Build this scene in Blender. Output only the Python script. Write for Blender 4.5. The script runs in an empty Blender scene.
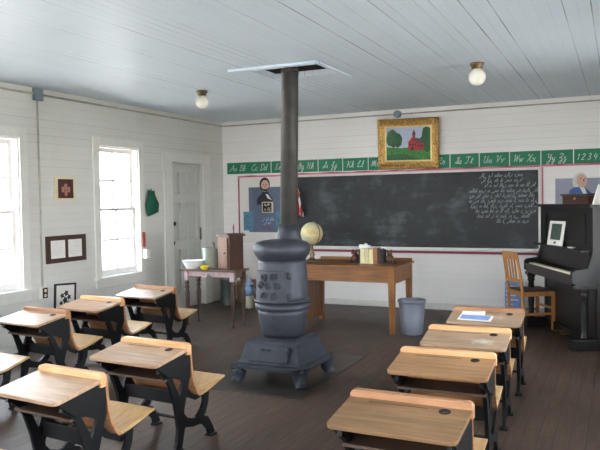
import bpy, bmesh, math, random
from mathutils import Vector, Matrix
random.seed(7)
S = bpy.context.scene
COL = S.collection
PI = math.pi
R = math.radians

# ------------------------------------------------------------------ room numbers (metres)
XL, YB, H = -5.57, 9.19, 2.73          # left wall, back wall, ceiling
XR, YF = 0.78, -2.2                    # right wall, wall behind the camera

# ------------------------------------------------------------------ materials
def srgb(r, g, b):
    def f(c):
        c /= 255.0
        return c / 12.92 if c <= 0.04045 else ((c + 0.055) / 1.055) ** 2.4
    return (f(r), f(g), f(b), 1.0)

def new_mat(name):
    m = bpy.data.materials.new(name); m.use_nodes = True
    nt = m.node_tree; b = nt.nodes['Principled BSDF']
    return m, nt, b

def N(nt, t, **kw):
    n = nt.nodes.new(t)
    for k, v in kw.items(): setattr(n, k, v)
    return n

def math_node(nt, op, a, b=None):
    n = N(nt, 'ShaderNodeMath', operation=op)
    for i, v in enumerate((a, b)):
        if v is None: continue
        if isinstance(v, (int, float)): n.inputs[i].default_value = v
        else: nt.links.new(v, n.inputs[i])
    return n.outputs[0]

def mix_col(nt, fac, a, b, blend='MIX'):
    n = N(nt, 'ShaderNodeMix', data_type='RGBA', blend_type=blend)
    if isinstance(fac, (int, float)): n.inputs[0].default_value = fac
    else: nt.links.new(fac, n.inputs[0])
    for i, v in ((6, a), (7, b)):
        if isinstance(v, tuple): n.inputs[i].default_value = v
        else: nt.links.new(v, n.inputs[i])
    return n.outputs[2]

def ramp(nt, fac, stops):
    n = N(nt, 'ShaderNodeValToRGB')
    e = n.color_ramp.elements
    while len(e) < len(stops): e.new(0.5)
    for el, (p, c) in zip(e, stops):
        el.position = p; el.color = c if len(c) == 4 else (*c, 1)
    nt.links.new(fac, n.inputs[0])
    return n.outputs[0]

def noise(nt, vec, scale, detail=3.0, rough=0.55):
    n = N(nt, 'ShaderNodeTexNoise')
    n.inputs['Scale'].default_value = scale; n.inputs['Detail'].default_value = detail
    n.inputs['Roughness'].default_value = rough
    if vec is not None: nt.links.new(vec, n.inputs['Vector'])
    return n.outputs['Fac']

def mapping(nt, vec, scale=(1, 1, 1), loc=None):
    n = N(nt, 'ShaderNodeMapping')
    n.inputs['Scale'].default_value = scale
    nt.links.new(vec, n.inputs['Vector'])
    if loc is not None: nt.links.new(loc, n.inputs['Location'])
    return n.outputs[0]

def bump(nt, b, h, strength=0.3, dist=0.01):
    n = N(nt, 'ShaderNodeBump')
    n.inputs['Strength'].default_value = strength; n.inputs['Distance'].default_value = dist
    nt.links.new(h, n.inputs['Height']); nt.links.new(n.outputs[0], b.inputs['Normal'])

def plain(name, col, rough=0.6, metal=0.0, var=0.12, scale=14.0, bmp=0.0, spec=0.5):
    """a colour with a little procedural mottling"""
    m, nt, b = new_mat(name)
    tc = N(nt, 'ShaderNodeTexCoord').outputs['Object']
    f = noise(nt, tc, scale)
    d = tuple(c * (1 - var) for c in col[:3]) + (1,)
    l = tuple(min(1, c * (1 + var)) for c in col[:3]) + (1,)
    nt.links.new(ramp(nt, f, [(0.3, d), (0.7, l)]), b.inputs['Base Color'])
    b.inputs['Roughness'].default_value = rough; b.inputs['Metallic'].default_value = metal
    b.inputs['Specular IOR Level'].default_value = spec
    if bmp: bump(nt, b, f, bmp, 0.01)
    return m

def wood(name, dark, mid, light, axis='X', rough=0.45, scale=1.0, rbump=0.15, wear=None):
    """grain stretched along one object axis; each object gets its own offset"""
    m, nt, b = new_mat(name)
    tc = N(nt, 'ShaderNodeTexCoord').outputs['Object']
    oi = N(nt, 'ShaderNodeObjectInfo')
    off = N(nt, 'ShaderNodeCombineXYZ')
    r9 = math_node(nt, 'MULTIPLY', oi.outputs['Random'], 9.0)
    for i in range(3): nt.links.new(r9, off.inputs[i])
    sc = {'X': (2, 26, 26), 'Y': (26, 2, 26), 'Z': (26, 26, 2)}[axis]
    v = mapping(nt, tc, tuple(s * scale for s in sc), off.outputs[0])
    f = noise(nt, v, 1.6, 5.0, 0.6)
    c = ramp(nt, f, [(0.28, dark), (0.5, mid), (0.72, light)])
    v2 = mapping(nt, tc, tuple(s * scale * 0.16 for s in (12, 12, 12)), off.outputs[0])
    g = noise(nt, v2, 1.6, 3.0)
    if wear:
        g2 = ramp(nt, g, [(0.45, (0, 0, 0)), (0.68, (1, 1, 1))])
        c = mix_col(nt, math_node(nt, 'MULTIPLY', g2, 0.75), c, wear)
    else:
        c = mix_col(nt, 0.35, c, ramp(nt, g, [(0.3, dark), (0.7, light)]))
    nt.links.new(c, b.inputs['Base Color'])
    b.inputs['Roughness'].default_value = rough
    bump(nt, b, f, rbump, 0.004)
    return m

def boards(name, base, line, coord, pitch, var=0.05, line_w=0.09, strength=0.5, rough=0.55, gap=0.0, stain=None):
    """painted matchboard: grooves every `pitch` metres along world axis `coord`, each board a slightly different tone"""
    m, nt, b = new_mat(name)
    pos = N(nt, 'ShaderNodeNewGeometry').outputs['Position']
    sep = N(nt, 'ShaderNodeSeparateXYZ'); nt.links.new(pos, sep.inputs[0])
    u = math_node(nt, 'DIVIDE', sep.outputs['XYZ'.index(coord)], pitch)
    fr = math_node(nt, 'FRACT', u); fl = math_node(nt, 'FLOOR', u)
    wn = N(nt, 'ShaderNodeTexWhiteNoise', noise_dimensions='1D'); nt.links.new(fl, wn.inputs['W'])
    d = math_node(nt, 'ABSOLUTE', math_node(nt, 'SUBTRACT', fr, 0.5))
    g = math_node(nt, 'GREATER_THAN', d, 0.5 - line_w / 2)
    lo = tuple(c * (1 - var) for c in base[:3]) + (1,)
    hi = tuple(min(1, c * (1 + var)) for c in base[:3]) + (1,)
    c = ramp(nt, wn.outputs['Value'], [(0, lo), (1, hi)])
    f = noise(nt, mapping(nt, pos, (1.1, 1.1, 1.1)), 1.3, 4)
    if stain: c = mix_col(nt, ramp(nt, f, [(0.48, (0, 0, 0)), (0.75, (.6, .6, .6))]), c, stain)
    # grooves open up here and there along a board
    wn2 = N(nt, 'ShaderNodeTexWhiteNoise', noise_dimensions='1D')
    nt.links.new(math_node(nt, 'ADD', math_node(nt, 'FLOOR', math_node(nt, 'ADD', u, 0.5)), 31.7), wn2.inputs['W'])
    other = {'X': (0.25, 0.45, 0.25), 'Z': (0.5, 0.5, 0.3)}[coord]
    f2 = noise(nt, mapping(nt, pos, other), 2.0, 2)
    op = math_node(nt, 'MULTIPLY', math_node(nt, 'POWER', wn2.outputs['Value'], 3.0), ramp(nt, f2, [(0.35, (.15, .15, .15)), (0.65, (1, 1, 1))]))
    fac = math_node(nt, 'MULTIPLY', g, math_node(nt, 'MINIMUM', math_node(nt, 'ADD', math_node(nt, 'MULTIPLY', op, gap), strength), 1.0))
    c = mix_col(nt, fac, c, line)
    nt.links.new(c, b.inputs['Base Color'])
    b.inputs['Roughness'].default_value = rough
    hgt = math_node(nt, 'SUBTRACT', 1.0, g)
    bump(nt, b, hgt, 0.12, 0.006)
    return m

M = {}
M['wall_back'] = boards('white_board_wall', srgb(236, 232, 228), srgb(150, 146, 142), 'Z', 0.083, 0.015, 0.07, 0.10, 0.5, 0.35, srgb(228, 222, 216))
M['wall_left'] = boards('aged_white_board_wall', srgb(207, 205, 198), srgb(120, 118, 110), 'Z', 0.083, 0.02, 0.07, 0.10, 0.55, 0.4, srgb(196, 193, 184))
M['ceiling'] = boards('pale_blue_board_ceiling', srgb(202, 212, 222), srgb(64, 70, 80), 'X', 0.083, 0.016, 0.09, 0.06, 0.5, 1.3, srgb(192, 203, 213))
M['trim'] = plain('white_trim_paint', srgb(214, 212, 204), 0.45, 0, 0.04)
M['sash'] = plain('white_sash_paint', srgb(226, 222, 218), 0.45, 0, 0.04)
M['door'] = plain('grey_white_door_paint', srgb(196, 196, 189), 0.45, 0, 0.03)
M['pale_blue'] = plain('pale_blue_paint', srgb(205, 217, 228), 0.5, 0, 0.04)
M['attic'] = plain('dark_attic_wood', srgb(34, 28, 25), 0.9, 0, 0.3)

def floor_mat():
    m, nt, b = new_mat('worn_plank_floor')
    pos = N(nt, 'ShaderNodeNewGeometry').outputs['Position']
    sep = N(nt, 'ShaderNodeSeparateXYZ'); nt.links.new(pos, sep.inputs[0])
    u = math_node(nt, 'DIVIDE', sep.outputs[0], 0.092)
    fr = math_node(nt, 'FRACT', u); fl = math_node(nt, 'FLOOR', u)
    wn = N(nt, 'ShaderNodeTexWhiteNoise', noise_dimensions='1D'); nt.links.new(fl, wn.inputs['W'])
    # butt joints: a different offset per plank
    v = math_node(nt, 'FRACT', math_node(nt, 'ADD', math_node(nt, 'DIVIDE', sep.outputs[1], 3.1), wn.outputs['Value']))
    vl = math_node(nt, 'FLOOR', math_node(nt, 'ADD', math_node(nt, 'DIVIDE', sep.outputs[1], 3.1), wn.outputs['Value']))
    wn2 = N(nt, 'ShaderNodeTexWhiteNoise', noise_dimensions='2D')
    cx = N(nt, 'ShaderNodeCombineXYZ'); nt.links.new(fl, cx.inputs[0]); nt.links.new(vl, cx.inputs[1])
    nt.links.new(cx.outputs[0], wn2.inputs['Vector'])
    grain = noise(nt, mapping(nt, pos, (30, 2.2, 1)), 1.5, 5, 0.65)
    c = ramp(nt, grain, [(0.25, srgb(40, 28, 20)), (0.5, srgb(68, 50, 37)), (0.78, srgb(98, 76, 59))])
    tone = ramp(nt, wn2.outputs['Value'], [(0, (.72, .72, .72)), (1, (1.1, 1.1, 1.1))])
    c = mix_col(nt, 1.0, c, tone, 'MULTIPLY')
    worn = noise(nt, mapping(nt, pos, (0.9, 0.5, 1)), 1.7, 5, 0.6)
    c = mix_col(nt, ramp(nt, worn, [(0.45, (0, 0, 0)), (0.72, (.55, .55, .55))]), c, srgb(108, 84, 68))
    d = math_node(nt, 'ABSOLUTE', math_node(nt, 'SUBTRACT', fr, 0.5))
    g = math_node(nt, 'GREATER_THAN', d, 0.455)
    j = math_node(nt, 'LESS_THAN', v, 0.003)
    gg = math_node(nt, 'MAXIMUM', g, j)
    c = mix_col(nt, math_node(nt, 'MULTIPLY', gg, 0.75), c, srgb(30, 24, 21))
    nt.links.new(c, b.inputs['Base Color'])
    nt.links.new(ramp(nt, worn, [(0.3, (.42, .42, .42)), (0.7, (.62, .62, .62))]), b.inputs['Roughness'])
    hh = math_node(nt, 'SUBTRACT', math_node(nt, 'MULTIPLY', grain, 0.3), gg)
    bump(nt, b, hh, 0.35, 0.006)
    return m
M['floor'] = floor_mat()

M['desk_top'] = wood('worn_oak', srgb(140, 106, 78), srgb(170, 136, 106), srgb(194, 164, 136), 'X', 0.36, 1.0, 0.12)
M['desk_top_pale'] = wood('greyed_oak', srgb(124, 98, 76), srgb(156, 128, 102), srgb(182, 154, 128), 'X', 0.32, 1.0, 0.12, srgb(172, 144, 116))
M['desk_top_warm'] = wood('golden_oak', srgb(116, 82, 50), srgb(150, 111, 74), srgb(172, 134, 95), 'X', 0.38, 1.0, 0.12)
M['desk_top_brown'] = wood('brown_oak', srgb(82, 58, 35), srgb(120, 89, 58), srgb(150, 118, 82), 'X', 0.40, 1.0, 0.12)
def chalky(name, src, cx, cy, rx, ry):
    """the same wood with a smear of chalk dust at one spot of the writing board"""
    m = M[src].copy(); m.name = name; nt = m.node_tree; b = nt.nodes['Principled BSDF']
    tc = N(nt, 'ShaderNodeTexCoord').outputs['Object']
    sep = N(nt, 'ShaderNodeSeparateXYZ'); nt.links.new(tc, sep.inputs[0])
    dx = math_node(nt, 'POWER', math_node(nt, 'ABSOLUTE', math_node(nt, 'DIVIDE', math_node(nt, 'SUBTRACT', sep.outputs[0], cx), rx)), 2.0)
    dy = math_node(nt, 'POWER', math_node(nt, 'ABSOLUTE', math_node(nt, 'DIVIDE', math_node(nt, 'SUBTRACT', sep.outputs[1], cy), ry)), 2.0)
    d = math_node(nt, 'ADD', dx, dy)
    d = math_node(nt, 'ADD', d, math_node(nt, 'MULTIPLY', noise(nt, tc, 22, 4), 1.2))
    old = b.inputs['Base Color'].links[0].from_socket
    nt.links.new(mix_col(nt, ramp(nt, d, [(0.45, (.7, .7, .7)), (1.0, (0, 0, 0))]), old, srgb(206, 200, 194)), b.inputs['Base Color'])
    M[name] = m
chalky('desk_top_chalky', 'desk_top_pale', .12, .11, .14, .09)
chalky('desk_top_dusty', 'desk_top_pale', .10, .16, .10, .06)
M['desk_rail'] = wood('orange_oak', srgb(176, 124, 78), srgb(212, 160, 108), srgb(228, 182, 130), 'X', 0.42)
M['desk_rail_red'] = wood('reddish_oak', srgb(128, 84, 54), srgb(164, 114, 76), srgb(186, 138, 98), 'X', 0.42)
M['desk_seat'] = wood('seat_slats', srgb(148, 112, 70), srgb(184, 146, 98), srgb(204, 170, 124), 'Y', 0.4)
M['desk_shelf'] = wood('shelf_wood', srgb(52, 38, 28), srgb(76, 56, 42), srgb(98, 74, 56), 'X', 0.6)
M['iron'] = plain('black_cast_iron', srgb(11, 11, 13), 0.5, 0.0, 0.2, 30, 0.1, 0.3)
M['ink_hole'] = plain('dark_inkwell', srgb(24, 20, 18), 0.6, 0, 0.2)
M['stove'] = plain('grey_stove_iron', srgb(55, 58, 65), 0.55, 0.35, 0.22, 11, 0.2)
M['pipe'] = plain('rusty_stove_pipe', srgb(68, 64, 61), 0.52, 0.45, 0.25, 7, 0.05)
M['sheet_metal'] = plain('dark_stove_board', srgb(70, 64, 60), 0.4, 0.5, 0.25, 5)
M['teacher'] = wood('brown_desk_oak', srgb(86, 50, 22), srgb(130, 81, 36), srgb(156, 103, 52), 'X', 0.42)
M['teacher_v'] = wood('brown_desk_oak_upright', srgb(86, 50, 22), srgb(130, 81, 36), srgb(156, 103, 52), 'Z', 0.42)
M['chair'] = wood('honey_chair_oak', srgb(150, 96, 46), srgb(188, 128, 66), srgb(206, 150, 86), 'Z', 0.4)
M['chair_seat'] = plain('dark_brown_seat', srgb(86, 58, 50), 0.5)
M['piano'] = wood('ebonised_piano', srgb(11, 8, 7), srgb(17, 13, 11), srgb(26, 20, 17), 'X', 0.4, 0.6, 0.04)
M['ivory_dark'] = plain('black_key', srgb(16, 15, 15), 0.3)
M['brass'] = plain('aged_brass', srgb(120, 100, 74), 0.4, 0.7, 0.25)
M['black'] = plain('black_paint', srgb(28, 26, 26), 0.5)
M['white_card'] = plain('white_card', srgb(226, 222, 214), 0.7, 0, 0.03)
M['cream'] = plain('cream_paper', srgb(216, 202, 168), 0.7, 0, 0.05)
M['green_card'] = plain('green_card', srgb(28, 122, 84), 0.6, 0, 0.06)
M['chalk'] = plain('chalk_white', srgb(206, 210, 210), 0.9, 0, 0.05)
M['faint_chalk'] = plain('faint_chalk', srgb(168, 174, 178), 0.9, 0, 0.2)
M['pink'] = plain('pink_border', srgb(206, 116, 138), 0.7, 0, 0.08)
M['maroon'] = plain('maroon_border', srgb(150, 62, 86), 0.7, 0, 0.1)
M['steel'] = plain('galvanised_steel', srgb(172, 178, 172), 0.45, 0.3, 0.15, 10)
M['steel_dark'] = plain('dull_galvanised_steel', srgb(96, 102, 102), 0.45, 0.6, 0.15, 10)
M['enamel'] = plain('white_enamel', srgb(236, 238, 236), 0.2, 0, 0.02)
M['yellow'] = plain('yellow_glaze', srgb(206, 190, 40), 0.35, 0, 0.06)
M['red_wood'] = wood('red_brown_box_wood', srgb(40, 20, 13), srgb(64, 34, 22), srgb(84, 47, 31), 'Z', 0.6)
M['tan_wood'] = wood('tan_door_wood', srgb(76, 46, 28), srgb(106, 67, 42), srgb(130, 88, 58), 'Z', 0.6)
M['dark_wood'] = wood('dark_turned_wood', srgb(38, 26, 20), srgb(60, 42, 33), srgb(90, 66, 52), 'Z', 0.45)
M['table_plank'] = wood('table_top_wood', srgb(70, 48, 38), srgb(98, 72, 58), srgb(128, 98, 80), 'X', 0.4)
M['lilac'] = plain('worn_pinkish_paint', srgb(180, 158, 158), 0.55, 0, 0.18, 22)
M['plastic'] = plain('grey_plastic', srgb(112, 116, 126), 0.45, 0, 0.03)
M['conduit'] = plain('painted_conduit', srgb(168, 165, 152), 0.5, 0.1, 0.2, 6)
M['jbox'] = plain('zinc_box', srgb(132, 144, 154), 0.45, 0.4, 0.12)
M['gold'] = plain('gilt_frame', srgb(186, 146, 82), 0.38, 0.5, 0.5, 38, 0.7)
M['gold_light'] = plain('pale_gilt_slip', srgb(222, 196, 134), 0.4, 0.4, 0.1)
M['brown_frame'] = plain('dark_brown_frame', srgb(70, 48, 40), 0.5, 0, 0.15)
M['cardboard'] = plain('cardboard', srgb(160, 122, 92), 0.8, 0, 0.08)
M['stoneware'] = plain('cream_stoneware', srgb(206, 202, 184), 0.4, 0, 0.05)
M['blue_plastic'] = plain('pale_blue_plastic', srgb(140, 170, 206), 0.4, 0, 0.1)
M['green_cloth'] = plain('green_cloth', srgb(14, 84, 62), 0.85, 0, 0.25, 9, 0.2)
M['red'] = plain('red_paint', srgb(178, 40, 44), 0.6, 0, 0.08)
M['tan'] = plain('tan_paper', srgb(206, 186, 142), 0.8)
M['opal'] = plain('opal_glass', srgb(238, 232, 218), 0.25, 0, 0.03)
M['board_blue'] = plain('slate_blue_board', srgb(98, 108, 130), 0.7, 0, 0.05)
M['board_grey'] = plain('lilac_grey_board', srgb(150, 152, 166), 0.7, 0, 0.04)
M['skin'] = plain('printed_skin', srgb(208, 166, 146), 0.7, 0, 0.06)
M['hair_dark'] = plain('printed_dark_hair', srgb(46, 38, 38), 0.7)
M['hair_white'] = plain('printed_white_hair', srgb(214, 208, 200), 0.7)
M['coat_dark'] = plain('printed_dark_coat', srgb(38, 42, 52), 0.7)
M['coat_blue'] = plain('printed_blue_coat', srgb(60, 88, 140), 0.7)
M['teal'] = plain('teal_print', srgb(86, 128, 150), 0.7, 0, 0.3, 30)
M['sky_paint'] = plain('painted_sky', srgb(184, 190, 214), 0.5, 0, 0.06, 20)
M['grass_paint'] = plain('painted_grass', srgb(52, 124, 52), 0.5, 0, 0.35, 40)
M['tree_paint'] = plain('painted_leaves', srgb(34, 96, 50), 0.5, 0, 0.4, 60)
M['house_paint'] = plain('painted_red_house', srgb(168, 44, 42), 0.5, 0, 0.12, 40)
M['roof_paint'] = plain('painted_roof', srgb(96, 62, 72), 0.5)
M['blue_print'] = plain('blue_print', srgb(132, 154, 204), 0.6, 0, 0.2, 40)
M['green_photo'] = plain('dark_green_photo', srgb(58, 76, 64), 0.5, 0, 0.5, 60)
M['bark'] = plain('grey_bark', srgb(150, 140, 142), 0.9, 0, 0.2)
M['leaf'] = plain('pale_leaves', srgb(150, 170, 110), 0.8, 0, 0.2)
M['ground'] = plain('dry_grass_ground', srgb(182, 176, 164), 0.95, 0, 0.15, 0.6)

def blackboard_mat():
    m, nt, b = new_mat('smeared_blackboard')
    pos = N(nt, 'ShaderNodeTexCoord').outputs['Object']
    a = noise(nt, mapping(nt, pos, (1.4, 1, 1.9)), 1.6, 6, 0.62)
    a2 = noise(nt, mapping(nt, pos, (3.0, 1, 7.0)), 1.7, 4, 0.6)
    f = math_node(nt, 'ADD', math_node(nt, 'MULTIPLY', a, 0.75), math_node(nt, 'MULTIPLY', a2, 0.25))
    c = ramp(nt, f, [(0.38, srgb(20, 24, 26)), (0.52, srgb(35, 40, 42)), (0.72, srgb(88, 94, 98))])
    nt.links.new(c, b.inputs['Base Color']); b.inputs['Roughness'].default_value = 0.55
    return m
M['slate'] = blackboard_mat()

def globe_mat():
    m, nt, b = new_mat('faded_globe_map')
    tc = N(nt, 'ShaderNodeTexCoord').outputs['Object']
    f = noise(nt, tc, 9.0, 4)
    c = ramp(nt, f, [(0.45, srgb(176, 182, 150)), (0.52, srgb(206, 190, 140)), (0.62, srgb(190, 164, 116))])
    nt.links.new(c, b.inputs['Base Color']); b.inputs['Roughness'].default_value = 0.4
    return m
M['globe'] = globe_mat()

def keys_mat():
    m, nt, b = new_mat('ivory_keys')
    tc = N(nt, 'ShaderNodeTexCoord').outputs['Object']
    sep = N(nt, 'ShaderNodeSeparateXYZ'); nt.links.new(tc, sep.inputs[0])
    fr = math_node(nt, 'FRACT', math_node(nt, 'DIVIDE', sep.outputs[0], 1.23 / 52))
    g = math_node(nt, 'LESS_THAN', fr, 0.09)
    nt.links.new(mix_col(nt, g, srgb(242, 234, 208), srgb(60, 52, 44)), b.inputs['Base Color'])
    b.inputs['Roughness'].default_value = 0.3
    return m
M['ivory'] = keys_mat()

def flag_mat():
    m, nt, b = new_mat('red_white_stripes')
    tc = N(nt, 'ShaderNodeTexCoord').outputs['Object']
    sep = N(nt, 'ShaderNodeSeparateXYZ'); nt.links.new(tc, sep.inputs[0])
    fr = math_node(nt, 'FRACT', math_node(nt, 'DIVIDE', sep.outputs[0], 0.05))
    g = math_node(nt, 'GREATER_THAN', fr, 0.5)
    nt.links.new(mix_col(nt, g, srgb(170, 34, 44), srgb(222, 214, 208)), b.inputs['Base Color'])
    b.inputs['Roughness'].default_value = 0.8
    return m
M['flag'] = flag_mat()

def glass_mat():
    m, nt, b = new_mat('window_glass')
    nt.nodes.remove(b)
    out = [n for n in nt.nodes if n.type == 'OUTPUT_MATERIAL'][0]
    t = N(nt, 'ShaderNodeBsdfTransparent'); t.inputs[0].default_value = (.97, .98, .98, 1)
    g = N(nt, 'ShaderNodeBsdfGlossy'); g.inputs['Roughness'].default_value = 0.03
    fr = N(nt, 'ShaderNodeFresnel'); fr.inputs[0].default_value = 1.45
    f = math_node(nt, 'MULTIPLY', fr.outputs[0], 0.6)
    mx = N(nt, 'ShaderNodeMixShader')
    nt.links.new(f, mx.inputs[0]); nt.links.new(t.outputs[0], mx.inputs[1]); nt.links.new(g.outputs[0], mx.inputs[2])
    nt.links.new(mx.outputs[0], out.inputs[0])
    return m
M['glass'] = glass_mat()

# ------------------------------------------------------------------ mesh building
class MB:
    """collects shapes; build() links them as ONE mesh object"""
    def __init__(s): s.bm = bmesh.new(); s.mi = 0
    def _face(s, vs, smooth=False):
        try:
            f = s.bm.faces.new(vs); f.material_index = s.mi; f.smooth = smooth; return f
        except ValueError: return None
    def mat(s, i): s.mi = i; return s
    def box(s, lo, hi, xf=None, bev=0.0):
        c = [Vector((x, y, z)) for z in (lo[2], hi[2]) for y in (lo[1], hi[1]) for x in (lo[0], hi[0])]
        if xf is not None: c = [xf @ p for p in c]
        v = [s.bm.verts.new(p) for p in c]
        fs = [s._face([v[i] for i in q]) for q in ((0, 2, 3, 1), (4, 5, 7, 6), (0, 1, 5, 4), (2, 6, 7, 3), (0, 4, 6, 2), (1, 3, 7, 5))]
        if bev:
            es = list({e for f in fs for e in f.edges})
            r = bmesh.ops.bevel(s.bm, geom=es, offset=bev, segments=2, profile=0.6, affect='EDGES')
            for f in r['faces']: f.material_index = s.mi
        return s
    def prism(s, pts, axis, a, b, xf=None, bev=0.0):
        """2-D outline extruded along axis from a to b. axis X: pts=(y,z); Y: (x,z); Z: (x,y)"""
        def P(p, t):
            q = {'X': (t, p[0], p[1]), 'Y': (p[0], t, p[1]), 'Z': (p[0], p[1], t)}[axis]
            q = Vector(q); return xf @ q if xf is not None else q
        A = [s.bm.verts.new(P(p, a)) for p in pts]; B = [s.bm.verts.new(P(p, b)) for p in pts]
        fs = [s._face(A[::-1]), s._face(B)]
        n = len(pts)
        for i in range(n): fs.append(s._face([A[i], A[(i + 1) % n], B[(i + 1) % n], B[i]]))
        fs = [f for f in fs if f]
        bmesh.ops.recalc_face_normals(s.bm, faces=fs)
        if bev:
            es = list({e for f in fs[:2] for e in f.edges})
            r = bmesh.ops.bevel(s.bm, geom=es, offset=bev, segments=2, profile=0.6, affect='EDGES')
            for f in r['faces']: f.material_index = s.mi
        return s
    def strip(s, path, widths, axis, a, b, xf=None):
        """a bar of varying width that follows a 2-D path, extruded from a to b"""
        path = [Vector(p) for p in path]; L = []; Rr = []
        for i, p in enumerate(path):
            t = (path[min(i + 1, len(path) - 1)] - path[max(i - 1, 0)]).normalized()
            n = Vector((-t.y, t.x)); w = widths[i] / 2 if isinstance(widths, (list, tuple)) else widths / 2
            L.append(p + n * w); Rr.append(p - n * w)
        return s.prism(L + Rr[::-1], axis, a, b, xf)
    def lathe(s, prof, seg=32, c=(0, 0, 0), xf=None, cap=True, sweep=2 * PI):
        rows = []
        for r, z in prof:
            row = []
            for k in range(seg):
                a = sweep * k / seg
                p = Vector((c[0] + r * math.cos(a), c[1] + r * math.sin(a), c[2] + z))
                row.append(s.bm.verts.new(xf @ p if xf is not None else p))
            rows.append(row)
        for i in range(len(rows) - 1):
            for k in range(seg):
                s._face([rows[i][k], rows[i][(k + 1) % seg], rows[i + 1][(k + 1) % seg], rows[i + 1][k]], True)
        if cap:
            s._face(rows[0][::-1]); s._face(rows[-1])
        return s
    def tube(s, pts, r, seg=10, smooth=True):
        pts = [Vector(p) for p in pts]; rows = []
        ref = Vector((0, 0, 1))
        for i, p in enumerate(pts):
            t = (pts[min(i + 1, len(pts) - 1)] - pts[max(i - 1, 0)]).normalized()
            if abs(t.dot(ref)) > 0.95: ref = Vector((1, 0, 0)) if abs(t.x) < 0.9 else Vector((0, 1, 0))
            a = t.cross(ref).normalized(); b = t.cross(a)
            rr = r[i] if isinstance(r, (list, tuple)) else r
            rows.append([s.bm.verts.new(p + (a * math.cos(2 * PI * k / seg) + b * math.sin(2 * PI * k / seg)) * rr) for k in range(seg)])
        for i in range(len(rows) - 1):
            for k in range(seg):
                s._face([rows[i][k], rows[i][(k + 1) % seg], rows[i + 1][(k + 1) % seg], rows[i + 1][k]], smooth)
        s._face(rows[0]); s._face(rows[-1][::-1])
        return s
    def sphere(s, c, r, seg=24, rings=14, sx=1, sy=1, sz=1):
        prof = [(max(1e-4, r * math.sin(PI * i / rings)), -r * math.cos(PI * i / rings)) for i in range(rings + 1)]
        xf = Matrix.Translation(c) @ Matrix.Diagonal((sx, sy, sz, 1))
        return s.lathe(prof, seg, (0, 0, 0), xf)
    def ribbon(s, pts, w, plane_y, d=0.0012):
        """a flat pen stroke in the XZ plane, with a little thickness towards -Y"""
        pts = [Vector(p) for p in pts]; L = []; Rr = []
        for i, p in enumerate(pts):
            t = pts[min(i + 1, len(pts) - 1)] - pts[max(i - 1, 0)]
            t = t.normalized() if t.length > 1e-9 else Vector((1, 0))
            n = Vector((-t.y, t.x)) * (w / 2)
            L.append(s.bm.verts.new((p.x + n.x, plane_y - d, p.y + n.y))); Rr.append(s.bm.verts.new((p.x - n.x, plane_y - d, p.y - n.y)))
        for i in range(len(pts) - 1): s._face([Rr[i], Rr[i + 1], L[i + 1], L[i]])
        return s
    def build(s, name, mats, parent=None, weld=False, recalc=False):
        if weld: bmesh.ops.remove_doubles(s.bm, verts=s.bm.verts, dist=1e-5)
        if recalc: bmesh.ops.recalc_face_normals(s.bm, faces=s.bm.faces)
        me = bpy.data.meshes.new(name); s.bm.to_mesh(me); s.bm.free()
        if not isinstance(mats, (list, tuple)): mats = [mats]
        for m in mats: me.materials.append(m)
        o = bpy.data.objects.new(name, me); COL.objects.link(o)
        if parent: o.parent = parent
        return o

def tag(o, label, cat, group=None):
    o['label'] = label; o['category'] = cat
    if group: o['group'] = group
    return o
def thing(name, label, cat, loc=(0, 0, 0), rz=0.0, group=None):
    o = bpy.data.objects.new(name, None); COL.objects.link(o); o.empty_display_size = 0.1
    o.location = loc; o.rotation_euler = (0, 0, rz)
    return tag(o, label, cat, group)
def structure(o): o['kind'] = 'structure'; return o
def copy_tree(o, parent=None):
    c = o.copy(); COL.objects.link(c); c.parent = parent
    for ch in o.children: copy_tree(ch, c)
    return c

# ================================================================== THE SETTING
structure(MB().box((XL - .16, YF - .16, -.12), (XR + .16, YB + .16, 0)).build('floor', M['floor']))

WZ0, WZ1 = 0.63, 2.19                     # window opening heights
LW = [(6.38, 7.11), (4.46, 5.19), (2.54, 3.27), (0.62, 1.35), (-1.30, -0.57)]
RW = [(5.6, 6.33), (3.68, 4.41), (1.76, 2.49), (-0.16, 0.57)]
FW = [(-4.9, -4.0), (-3.3, -2.4), (-1.2, -0.3)]
DY0, DY1, DZ = 7.83, 8.61, 2.06

def wall(name, axis, inner, outer, u0, u1, openings, mat):
    us = sorted({u0, u1} | {o[0] for o in openings} | {o[1] for o in openings})
    zs = sorted({0.0, H + .02} | {o[2] for o in openings} | {o[3] for o in openings})
    b = MB(); t0, t1 = min(inner, outer), max(inner, outer)
    for i in range(len(us) - 1):
        for j in range(len(zs) - 1):
            um, zm = (us[i] + us[i + 1]) / 2, (zs[j] + zs[j + 1]) / 2
            if any(o[0] < um < o[1] and o[2] < zm < o[3] for o in openings): continue
            if axis == 'X': b.box((t0, us[i], zs[j]), (t1, us[i + 1], zs[j + 1]))
            else: b.box((us[i], t0, zs[j]), (us[i + 1], t1, zs[j + 1]))
    # drop the doubled faces inside the wall
    bmesh.ops.remove_doubles(b.bm, verts=b.bm.verts, dist=1e-5)
    seen = {}
    for f in list(b.bm.faces):
        k = tuple(sorted(v.index for v in f.verts)); b.bm.verts.index_update()
        k = tuple(sorted(v.index for v in f.verts)); seen.setdefault(k, []).append(f)
    bmesh.ops.delete(b.bm, geom=[f for v in seen.values() if len(v) > 1 for f in v], context='FACES_ONLY')
    return structure(b.build(name, mat))
T = 0.15
wall('wall_left', 'X', XL, XL - T, YF - T, YB + T, [(a, c, WZ0, WZ1) for a, c in LW] + [(DY0, DY1, 0, DZ)], M['wall_left'])
wall('wall_right', 'X', XR, XR + T, YF - T, YB + T, [(a, c, WZ0, WZ1) for a, c in RW], M['wall_left'])
wall('wall_back', 'Y', YB, YB + T, XL, XR, [], M['wall_back'])
wall('wall_front', 'Y', YF, YF - T, XL, XR, [(a, c, WZ0, WZ1) for a, c in FW], M['wall_left'])

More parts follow.
